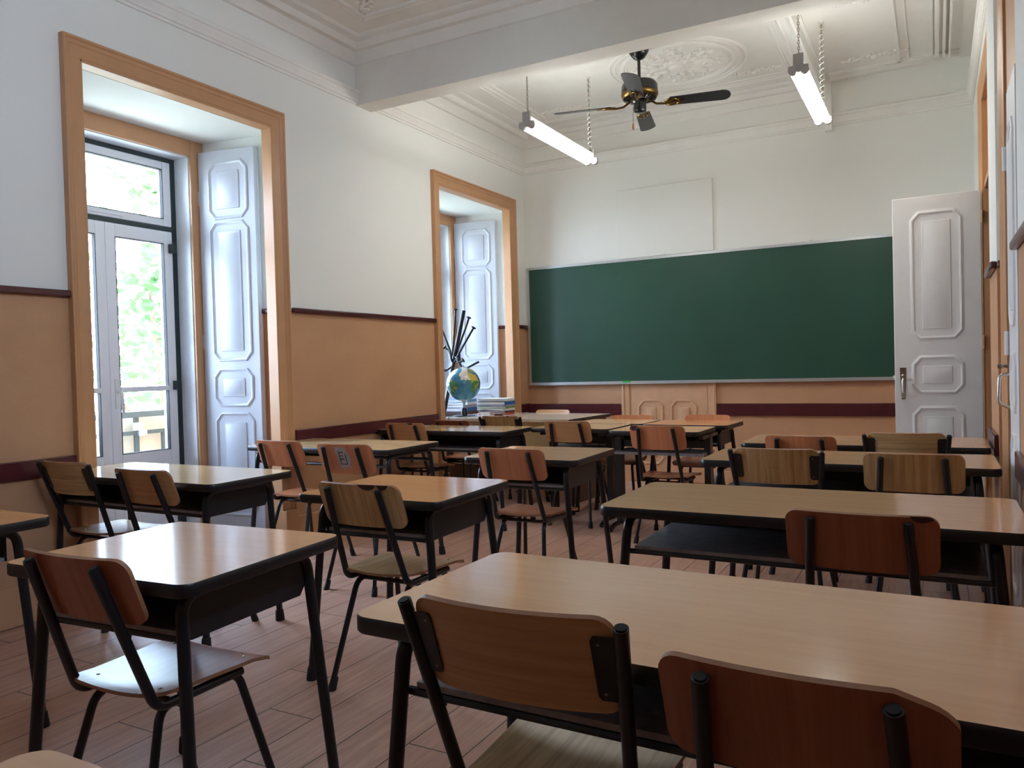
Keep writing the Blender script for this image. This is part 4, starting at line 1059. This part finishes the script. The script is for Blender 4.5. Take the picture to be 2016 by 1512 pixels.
b = MB(); b.box(-0.042, 0.042, -0.02, 0.02, 0, 0.034); tag(obj('chalk_box', b.mesh('chalk_box', M['white_plastic']), None, (-3.79, 6.40, 0.751), (0, 0, R_(-6)), bevel=0.003), 'small white box on the teacher table beside the globe', 'box')
b = MB(); b.box(-0.04, 0.04, -0.018, 0.018, 0, 0.018); tag(obj('board_eraser', b.mesh('board_eraser', M['brown_wood']), None, (-3.68, 6.47, 0.751), (0, 0, R_(10)), bevel=0.003), 'small dark eraser lying next to the white box', 'eraser')
# low cabinet in the recess with blue folders
lc = thing('low_cabinet', 'low dark wooden cabinet in the window recess behind the coat stand', 'cabinet', (-4.46, 7.03, 0))
b = MB(); b.box(-0.165, 0.145, -0.12, 0.155, 0.05, 0.74); obj('body', b.mesh('body', M['brown_wood']), lc)
b = MB(); b.box(-0.17, 0.15, -0.13, 0.165, 0.74, 0.76); obj('top_board', b.mesh('top_board', M['brown_wood']), lc)
b = MB(); b.box(-0.15, 0.13, -0.11, 0.145, 0, 0.05); obj('plinth', b.mesh('plinth', M['brown_wood']), lc)
z = 0.7605
for k, (nm, lb, h, cv) in enumerate([('folder', 'dark blue folder lowest on the recess cabinet', 0.04, 'folder_blue'), ('workbook', 'lilac workbook between the blue folders on the recess cabinet', 0.03, 'cover_grey'), ('workbook', 'pale workbook under the topmost folder on the recess cabinet', 0.025, 'paper'), ('folder', 'sky blue folder topmost on the recess cabinet', 0.03, 'folder_cyan')]):
    book(nm, lb, -4.47, 7.035, z, 0.29, 0.21, h, (2, -4, 3, 1)[k], cv, nm, 'folders on the recess cabinet'); z += h + 0.001
# coat stand, leaning
cs_ = thing('coat_stand', 'black metal coat stand leaning in the far window recess', 'coat stand', (-4.60, 6.52, 0))
PB, PT = Vector((-0.02, 0.12, 0.0)), Vector((0.365, 0.26, 1.805)); PD = (PT - PB)
at_ = lambda f: PB + PD * f
b = MB(); b.tube([PB + PD * 0.02, PT], 0.021, 14); obj('pole', b.mesh('pole', M['black_metal']), cs_)
b = MB(); b.lathe([(0.002, 0.02), (0.06, 0.018), (0.15, 0.008), (0.155, 0.0), (0.002, 0.0)], (0.0, 0.13, 0.0), 24); obj('base', b.mesh('base', M['black_metal']), cs_)
right = Vector((0.88, 0.48, 0)); 
def hook(f0, mids, tip_ball):
    p0 = at_(f0); pts = [p0] + [p0 + right * a + Vector((0, 0, c)) + Vector((-0.48, 0.88, 0)) * d for a, c, d in mids]
    m = MB(); m.tube(fillet(pts, 0.05, 6), 0.0115, 10); h = obj('hook', m.mesh('hook', M['black_metal']), cs_)
    if tip_ball:
        e = pts[-1]; dd = (pts[-1] - pts[-2]).normalized(); q = Vector((0, 0, 1)).rotation_difference(dd).to_matrix()
        m = MB(); m.ball(e, (0.027, 0.027, 0.011), 12, 6, T=q); obj('hook_knob', m.mesh('hook_knob', M['black_metal']), h)
hook(0.70, [(0.02, 0.06, 0.03), (0.05, 0.16, 0.04), (0.13, 0.36, 0.04), (0.17, 0.47, 0.03)], True)
hook(0.70, [(0.03, 0.04, -0.03), (0.06, 0.10, -0.05), (0.22, 0.36, -0.07)], True)
hook(0.70, [(-0.02, 0.05, -0.02), (-0.03, 0.14, -0.02), (-0.13, 0.42, -0.03)], True)
hook(0.70, [(-0.02, 0.06, 0.04), (0.0, 0.2, 0.06), (0.03, 0.56, 0.08)], True)
hook(0.78, [(0.03, -0.03, 0.0), (0.035, -0.16, 0.0), (0.09, -0.20, 0.0), (0.23, -0.13, 0.0)], False)
hook(0.78, [(-0.02, -0.03, 0.0), (-0.03, -0.16, 0.0), (-0.12, -0.22, 0.0), (-0.27, -0.11, 0.0)], False)
hook(0.74, [(0.03, -0.02, -0.06), (0.04, -0.07, -0.09), (0.09, -0.04, -0.10)], True)
hook(0.74, [(-0.05, 0.0, 0.06), (-0.07, 0.07, 0.08), (-0.11, 0.10, 0.09)], True)

# ------------------------------------------------------------------ ceiling fan
fn = thing('ceiling_fan', 'black four-blade ceiling fan with brass fittings and a pull chain', 'fan', (-2.04, 5.985, ZC))
b = MB(); b.lathe([(0.002, 0), (0.078, 0), (0.08, -0.015), (0.078, -0.045), (0.058, -0.075), (0.04, -0.095), (0.016, -0.105)], (0, 0, 0), 30); obj('canopy', b.mesh('canopy', M['fan_black']), fn)
b = MB(); b.lathe([(0.0125, -0.09), (0.0125, -0.265)], (0, 0, 0), 14); obj('down_rod', b.mesh('down_rod', M['fan_black']), fn)
b = MB(); b.lathe([(0.02, -0.25), (0.03, -0.268), (0.09, -0.275), (0.128, -0.288), (0.142, -0.31), (0.144, -0.36), (0.141, -0.372)], (0, 0, 0), 40); mo = obj('motor_housing', b.mesh('motor_housing', M['fan_black']), fn)
b = MB(); b.lathe([(0.142, -0.366), (0.146, -0.372), (0.145, -0.384), (0.138, -0.40), (0.105, -0.418), (0.06, -0.424), (0.05, -0.424)], (0, 0, 0), 40); br = obj('brass_rim', b.mesh('brass_rim', M['brass']), fn)
for k in range(28):
    a = 2 * PI * k / 28; b = MB(); T = Matrix.Rotation(a, 4, 'Z'); p = [T @ Vector((0.078, 0, -0.4275)), T @ Vector((0.13, 0, -0.4095))]
    b.tube(p, [0.004, 0.0062], 6); obj('vent_slot', b.mesh('vent_slot', M['fan_black']), br)
b = MB(); b.lathe([(0.05, -0.415), (0.056, -0.425), (0.058, -0.435), (0.05, -0.445), (0.05, -0.50), (0.045, -0.515), (0.03, -0.52), (0.002, -0.521)], (0, 0, 0), 28); obj('switch_housing', b.mesh('switch_housing', M['fan_black']), fn)
for k in range(4):
    a = R_(13 + 90 * k); T = Matrix.Rotation(a, 4, 'Z') @ Matrix.Translation((0, 0, -0.455)) @ Matrix.Rotation(R_(-13), 4, 'X')
    o = []
    for i in range(9): t_ = i / 8; o.append((0.24 + 0.40 * t_, -(0.056 + 0.012 * t_)))
    for i in range(1, 8): g = -PI / 2 + PI * i / 8; o.append((0.64 + 0.055 * math.cos(g), 0.068 * math.sin(g)))
    for i in range(9): t_ = 1 - i / 8; o.append((0.24 + 0.40 * t_, 0.056 + 0.012 * t_))
    o += [(0.225, 0.035), (0.225, -0.035)]
    b = MB(); prism(b, o, -0.003, 0.003, T=T); bl = obj('blade', b.mesh('blade', M['blade']), fn)
    b = MB(); T2 = T
    b.tube([Matrix.Rotation(a, 4, 'Z') @ Vector(p) for p in ((0.075, 0, -0.425), (0.13, 0, -0.462), (0.19, 0, -0.468))] + [T @ Vector((0.235, 0, -0.008))], [0.01, 0.009, 0.009, 0.011], 8)
    loopp = [T @ Vector((0.25 + 0.055 * math.cos(q), 0.045 * math.sin(q), -0.007)) for q in [2 * PI * i / 20 for i in range(20)]]
    b.tube(loopp, 0.0065, 6, loop=True)
    b.tube([T @ Vector((0.235, 0, -0.007)), T @ Vector((0.345, 0, -0.006))], [0.012, 0.005], 6)
    for s in (-1, 1): b.tube([T @ Vector((0.21, 0, -0.007)), T @ Vector((0.27, s * 0.035, -0.007)), T @ Vector((0.325, s * 0.03, -0.005))], [0.008, 0.007, 0.004], 6)
    obj('blade_bracket', b.mesh('blade_bracket', M['brass']), bl)
b = MB(); b.tube([(-0.048, -0.02, -0.47), (-0.052, -0.022, -0.60)], 0.0018, 6); pc = obj('pull_chain', b.mesh('pull_chain', M['brass']), fn)
b = MB(); b.lathe([(0.001, -0.598), (0.005, -0.602), (0.007, -0.62), (0.0085, -0.638), (0.005, -0.65), (0.001, -0.651)], (-0.052, -0.022, 0), 12); obj('pull_knob', b.mesh('pull_knob', M['pull_wood']), pc)

# ------------------------------------------------------------------ hanging fluorescent lights
def link_chain(mb, p0, p1, ln=0.024, r=0.0022, w=0.006):
    p0, p1 = Vector(p0), Vector(p1); n = int((p1 - p0).length / (ln * 0.78)); d = (p1 - p0) / n
    for k in range(n):
        c = p0 + d * (k + 0.5); ax = Vector((1, 0, 0)) if k % 2 else Vector((0, 1, 0))
        mb.tube([c + ax * w * math.cos(q) + Vector((0, 0, ln * 0.5 * math.sin(q))) for q in [2 * PI * i / 8 for i in range(8)]], r, 5, loop=True)
def lamp(x, y0, y1, z, label, yaw=0):
    L = y1 - y0
    root = thing('ceiling_light', label, 'light', (x, (y0 + y1) / 2, z), yaw, 'hanging tube lights')
    b = MB(); b.box(-0.024, 0.024, -L / 2, L / 2, 0.03, 0.075); hs = obj('housing', b.mesh('housing', M['white_gloss']), root, bevel=0.004)
    for s in (-1, 1):
        b = MB(); b.box(-0.058, 0.058, s * L / 2 - 0.012, s * L / 2 + 0.012, -0.008, 0.028)
        b.lathe([(0.001, s * 0.0 - 0.016), (0.027, -0.016), (0.027, 0.016), (0.001, 0.016)], (-0.034, s * L / 2, 0.002), 16, axis='y'); b.lathe([(0.001, -0.016), (0.027, -0.016), (0.027, 0.016), (0.001, 0.016)], (0.034, s * L / 2, 0.002), 16, axis='y')
        b.box(-0.03, 0.03, s * L / 2 - 0.012, s * L / 2 + 0.012, 0.028, 0.10); obj('tube_holder', b.mesh('tube_holder', M['grey_metal']), root)
        b = MB(); b.tube([(s * 0.034, -L / 2 + 0.016, 0.0), (s * 0.034, L / 2 - 0.016, 0.0)], 0.021, 16); obj('fluorescent_tube', b.mesh('fluorescent_tube', M['tube']), root)
        b = MB(); yy = s * (L / 2 - 0.02); link_chain(b, (0, yy, 0.075), (0, yy, ZC - z - 0.012)); obj('chain', b.mesh('chain', M['nickel']), root)
        b = MB(); b.lathe([(0.001, ZC - z), (0.018, ZC - z), (0.016, ZC - z - 0.01), (0.004, ZC - z - 0.016)], (0, yy, 0), 14); obj('ceiling_hook', b.mesh('ceiling_hook', M['white_gloss']), root)
    b = MB(); zz0, zz1, yy = 0.09, ZC - z - 0.01, L / 2 - 0.02; n = 220
    b.tube([(0.014 * math.cos(2 * PI * 15 * i / n), yy + 0.014 * math.sin(2 * PI * 15 * i / n), zz0 + (zz1 - zz0) * i / n) for i in range(n + 1)], 0.0042, 6); obj('power_cord', b.mesh('power_cord', M['cord']), root)
lamp(-2.63, 5.16, 6.38, 2.985, 'hanging twin-tube light between fan and window wall')
lamp(-0.722, 5.115, 6.30, 2.985, 'hanging twin-tube light above the open door end of the chalkboard')

# ------------------------------------------------------------------ light: overcast-bright sky, sun behind the house, tubes
w = bpy.data.worlds.new('sky'); SC.world = w; w.use_nodes = True
nt = w.node_tree; bg = nt.nodes['Background']
tc = nt.nodes.new('ShaderNodeTexCoord'); sp = nt.nodes.new('ShaderNodeSeparateXYZ'); nt.links.new(tc.outputs['Generated'], sp.inputs[0])
cr = nt.nodes.new('ShaderNodeValToRGB'); nt.links.new(sp.outputs[2], cr.inputs[0])
cr.color_ramp.elements[0].position = 0.0; cr.color_ramp.elements[0].color = (0.62, 0.78, 1.0, 1)
cr.color_ramp.elements[1].position = 0.8; cr.color_ramp.elements[1].color = (0.45, 0.66, 1.0, 1)
nt.links.new(cr.outputs[0], bg.inputs[0]); bg.inputs[1].default_value = 27.0
sun = bpy.data.lights.new('sun', 'SUN'); sun.energy = 5; sun.angle = R_(1); sun.color = (1, 0.95, 0.85)
so = bpy.data.objects.new('sun', sun); COL.objects.link(so); so.rotation_euler = Vector((-0.55, 0.2, -0.9)).to_track_quat('-Z', 'Y').to_euler()
for i, (a, c) in enumerate(NICHES):
    pl_ = bpy.data.lights.new('sky_portal', 'AREA'); pl_.shape = 'RECTANGLE'; pl_.size = 2.8; pl_.size_y = 1.15; pl_.cycles.is_portal = True
    po = bpy.data.objects.new('sky_portal', pl_); COL.objects.link(po); po.location = (XO - 0.01, (a + c) / 2, 1.39); po.rotation_euler = (0, -PI / 2, 0)

pl_ = bpy.data.lights.new('sky_portal', 'AREA'); pl_.shape = 'RECTANGLE'; pl_.size = HW[3] - HW[2]; pl_.size_y = HW[1] - HW[0]; pl_.cycles.is_portal = True
po = bpy.data.objects.new('sky_portal', pl_); COL.objects.link(po); po.location = (XR + 0.31, (HW[0] + HW[1]) / 2, (HW[2] + HW[3]) / 2); po.rotation_euler = (0, PI / 2, 0)

# ------------------------------------------------------------------ camera
cam = bpy.data.cameras.new('camera'); co = bpy.data.objects.new('camera', cam); COL.objects.link(co)
F = 1535.866; cam.sensor_width = 36; cam.sensor_fit = 'HORIZONTAL'; cam.lens = F / 2016 * 36; cam.clip_start = 0.05; cam.clip_end = 200
Rm = ((0.8779303308464206, 0.4780301786289458, -0.026934782343146942), (-0.014077895122035038, -0.03045875419193175, -0.9994368800289533), (-0.47858139020319995, 0.8778151357848949, -0.020011005424986465))
r, d, f = (Vector(v) for v in Rm)
mw = Matrix.Identity(4)
for i in range(3): mw[i][0] = r[i]; mw[i][1] = -d[i]; mw[i][2] = -f[i]
mw[2][3] = 1.2
co.matrix_world = mw; SC.camera = co
vs_ = SC.view_settings; vs_.view_transform = 'Standard'; vs_.look = 'None'; vs_.gamma = 1; vs_.exposure = 0.12
try: vs_.use_curve_mapping = False
except Exception: pass
SC.cycles.max_bounces = 12; SC.cycles.diffuse_bounces = 8; SC.cycles.glossy_bounces = 5; SC.cycles.transparent_max_bounces = 12
SC.cycles.sample_clamp_indirect = 12
